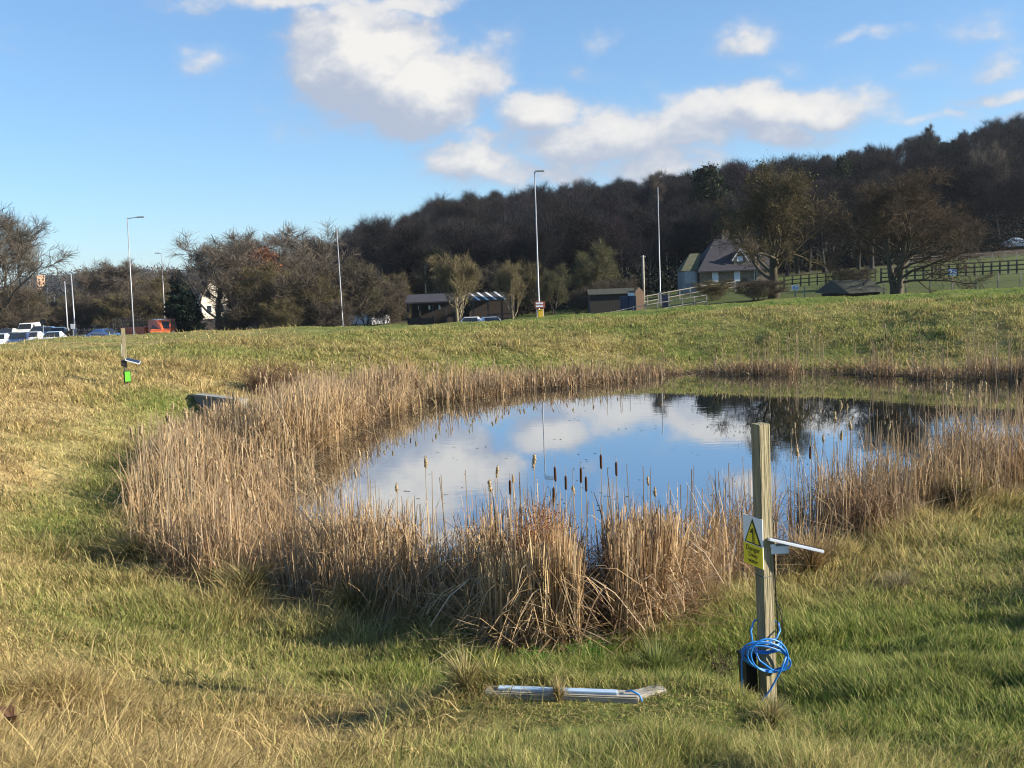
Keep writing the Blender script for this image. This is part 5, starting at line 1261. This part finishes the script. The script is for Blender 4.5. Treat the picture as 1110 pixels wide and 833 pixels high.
# withered bushes of dock and willowherb
def weed(seed, H, n, colr, w=.006, wide=.45):
    r = np.random.default_rng(seed); a = r.random(n) * 6.28; b0 = np.stack([np.cos(a), np.sin(a), 0 * a], 1) * (wide * .3 * r.random(n) ** .5)[:, None]
    L = H * (.5 + .5 * r.random(n)); dirs = rand_dirs(n, r); p2 = b0 + dirs * (wide * r.random(n))[:, None]; p2[:, 2] = L; p1 = b0 * 1.2; p1[:, 2] = L * .55
    c = np.array(colr) * (.6 + .8 * r.random((n, 1))); P = [ribbons(b0, p1, p2, rand_dirs(n, r), np.full(n, w * .7), 4, c, .4)]
    m = 9
    for k in range(m):
        t = r.uniform(.35, 1, n)[:, None]; s = (1 - t) ** 2 * b0 + 2 * t * (1 - t) * p1 + t * t * p2; d = norm(r.normal(0, 1, (n, 3)) + np.array([0, 0, .8])); e = s + d * (.05 + .12 * r.random(n))[:, None] * H
        P.append(ribbons(s, (s + e) / 2 + r.normal(0, .01, (n, 3)), e, norm(np.cross(d, r.normal(0, 1, (n, 3)))), np.full(n, w * .45), 2, c, .5))
    i = r.integers(0, n, n * 14); t = r.uniform(.3, 1, (n * 14, 1)); s = (1 - t) ** 2 * b0[i] + 2 * t * (1 - t) * p1[i] + t * t * p2[i] + r.normal(0, .05, (n * 14, 3)) * H
    P.append(leaf_np(s, .010 * H ** .5, np.array(colr) * .95, r)); return join_np(P)
def put_weed(px, row, H, n, colr, label, seed, w=.006, wide=.45, lift=0, Y=None):
    p = ground_px(px, row) if Y is None else on_ground(px, Y)
    o = link('withered_bush', mesh_np('withered_bush', *weed(seed, H, n, colr, w, wide)), clump_m, None, p - Vector((0, 0, .04))); return tag(o, label, 'bush')
put_weed(590, 655, 1.42, 190, (.28, .14, .065), 'rust brown withered bush among the near reeds', 1, .005, .34, Y=9.0)
put_weed(640, 668, .95, 90, (.20, .115, .065), 'darker withered bush low among the near reeds right of the rust brown one', 2, .005, .4, Y=9.6)
put_weed(320, 420, 1.1, 130, (.17, .095, .06), 'reddish brown scrub behind the reeds right of the headwall', 3, .012, 1.0, Y=27.8)
put_weed(285, 410, .95, 130, (.17, .10, .065), 'reddish brown scrub on the bank just right of the headwall', 4, .012, 1.0, Y=27.2)
put_weed(235, 470, .8, 140, (.16, .12, .075), 'grey brown scrub in the hollow below the headwall', 5, .008, 1.0, Y=21.5)
put_weed(205, 470, .6, 140, (.14, .125, .06), 'olive brown scrub left of the hollow below the headwall', 6, .008, .9, Y=20.0)
put_weed(742, 660, .75, 70, (.25, .16, .09), 'pale brown withered bush at the right foot of the near reeds', 7, .004, .35, Y=9.3)
put_weed(790, 700, .42, 12, (.06, .04, .03), 'thin dark dock stems left of the near wooden post', 8, .004, .16, Y=7.0)
put_weed(778, 700, .40, 10, (.07, .045, .03), 'two or three dark dock stems in front of the pale brown withered bush', 9, .004, .12, Y=7.2)
put_weed(1040, 552, .55, 120, (.09, .075, .04), 'dark scrub beneath the yellow green strappy clump', 10, .006, .5, Y=13.2)
put_weed(945, 585, .7, 110, (.20, .125, .07), 'brown scrub at the foot of the right reeds', 11, .006, .5, Y=12.2)
put_weed(480, 668, .7, 120, (.13, .105, .05), 'olive brown bramble scrub at the foot of the near reeds', 12, .005, .5, Y=9.9)
# curled dead leaves at the bottom left corner
p = ground_px(14, 795); dl = thing('dead_dock', 'curled brown dead dock leaves in the grass at the bottom left corner', 'plant', p)
r = np.random.default_rng(8); n = 7; d = rand_dirs(n, r); p0 = np.zeros((n, 3)); p0[:, 2] = .05; p1 = d * .05; p1[:, 2] = .13; p2 = d * (.08 + .05 * r.random((n, 1))); p2[:, 2] = .10 + .05 * r.random(n)
v, q, c = ribbons(p0, p1, p2, np.stack([-d[:, 1], d[:, 0], d[:, 2]], 1), np.full(n, .02), 5, np.array((.11, .055, .03)) * (.7 + .6 * r.random((n, 1))), .3)
link('leaf', mesh_np('leaf', v, q, c), clump_m, dl); MB().tube([(0, 0, -.03), (.01, 0, .06), (.03, -.01, .16)], .004, 5).build('stem', M['ply'], dl)
# small dark leaves floating on the water
r = np.random.default_rng(21); n = 900; x = r.uniform(-4, 16, n); y = r.uniform(10.5, 26, n); k = (poly_sd(WATER, x, y) < -.2) & (r.random(n) < sm(.5, .68, fbm(x * .7, y * .9, 3))); n = int(k.sum())
P_ = np.stack([x[k], y[k], np.full(n, .004)], 1); d = rand_dirs(n, r); s_ = np.stack([-d[:, 1], d[:, 0], 0 * d[:, 0]], 1); ln = (.015 + .03 * r.random(n))[:, None]
v, q, c = ribbons(P_ - d * ln, P_, P_ + d * ln, s_, (.006 + .012 * r.random(n)), 2, np.array((.05, .05, .03)) * (.6 + .8 * r.random((n, 1))), .5)
tag(link('floating_leaves', mesh_np('floating_leaves', v, q, c), clump_m), kind='stuff')
# thin winter air
hz = MB().box((0, 0, 28.5), (10400, 10400, 63))
hm = bpy.data.materials.new('air'); hm.use_nodes = True; t = hm.node_tree; t.nodes.clear()
o = t.nodes.new('ShaderNodeOutputMaterial'); pv = t.nodes.new('ShaderNodeVolumePrincipled'); pv.inputs['Color'].default_value = (.80, .88, 1, 1); pv.inputs['Density'].default_value = .00011; pv.inputs['Anisotropy'].default_value = .2
t.links.new(pv.outputs[0], o.inputs['Volume']); tag(hz.build('haze', hm), kind='stuff')
bpy.context.view_layer.update()
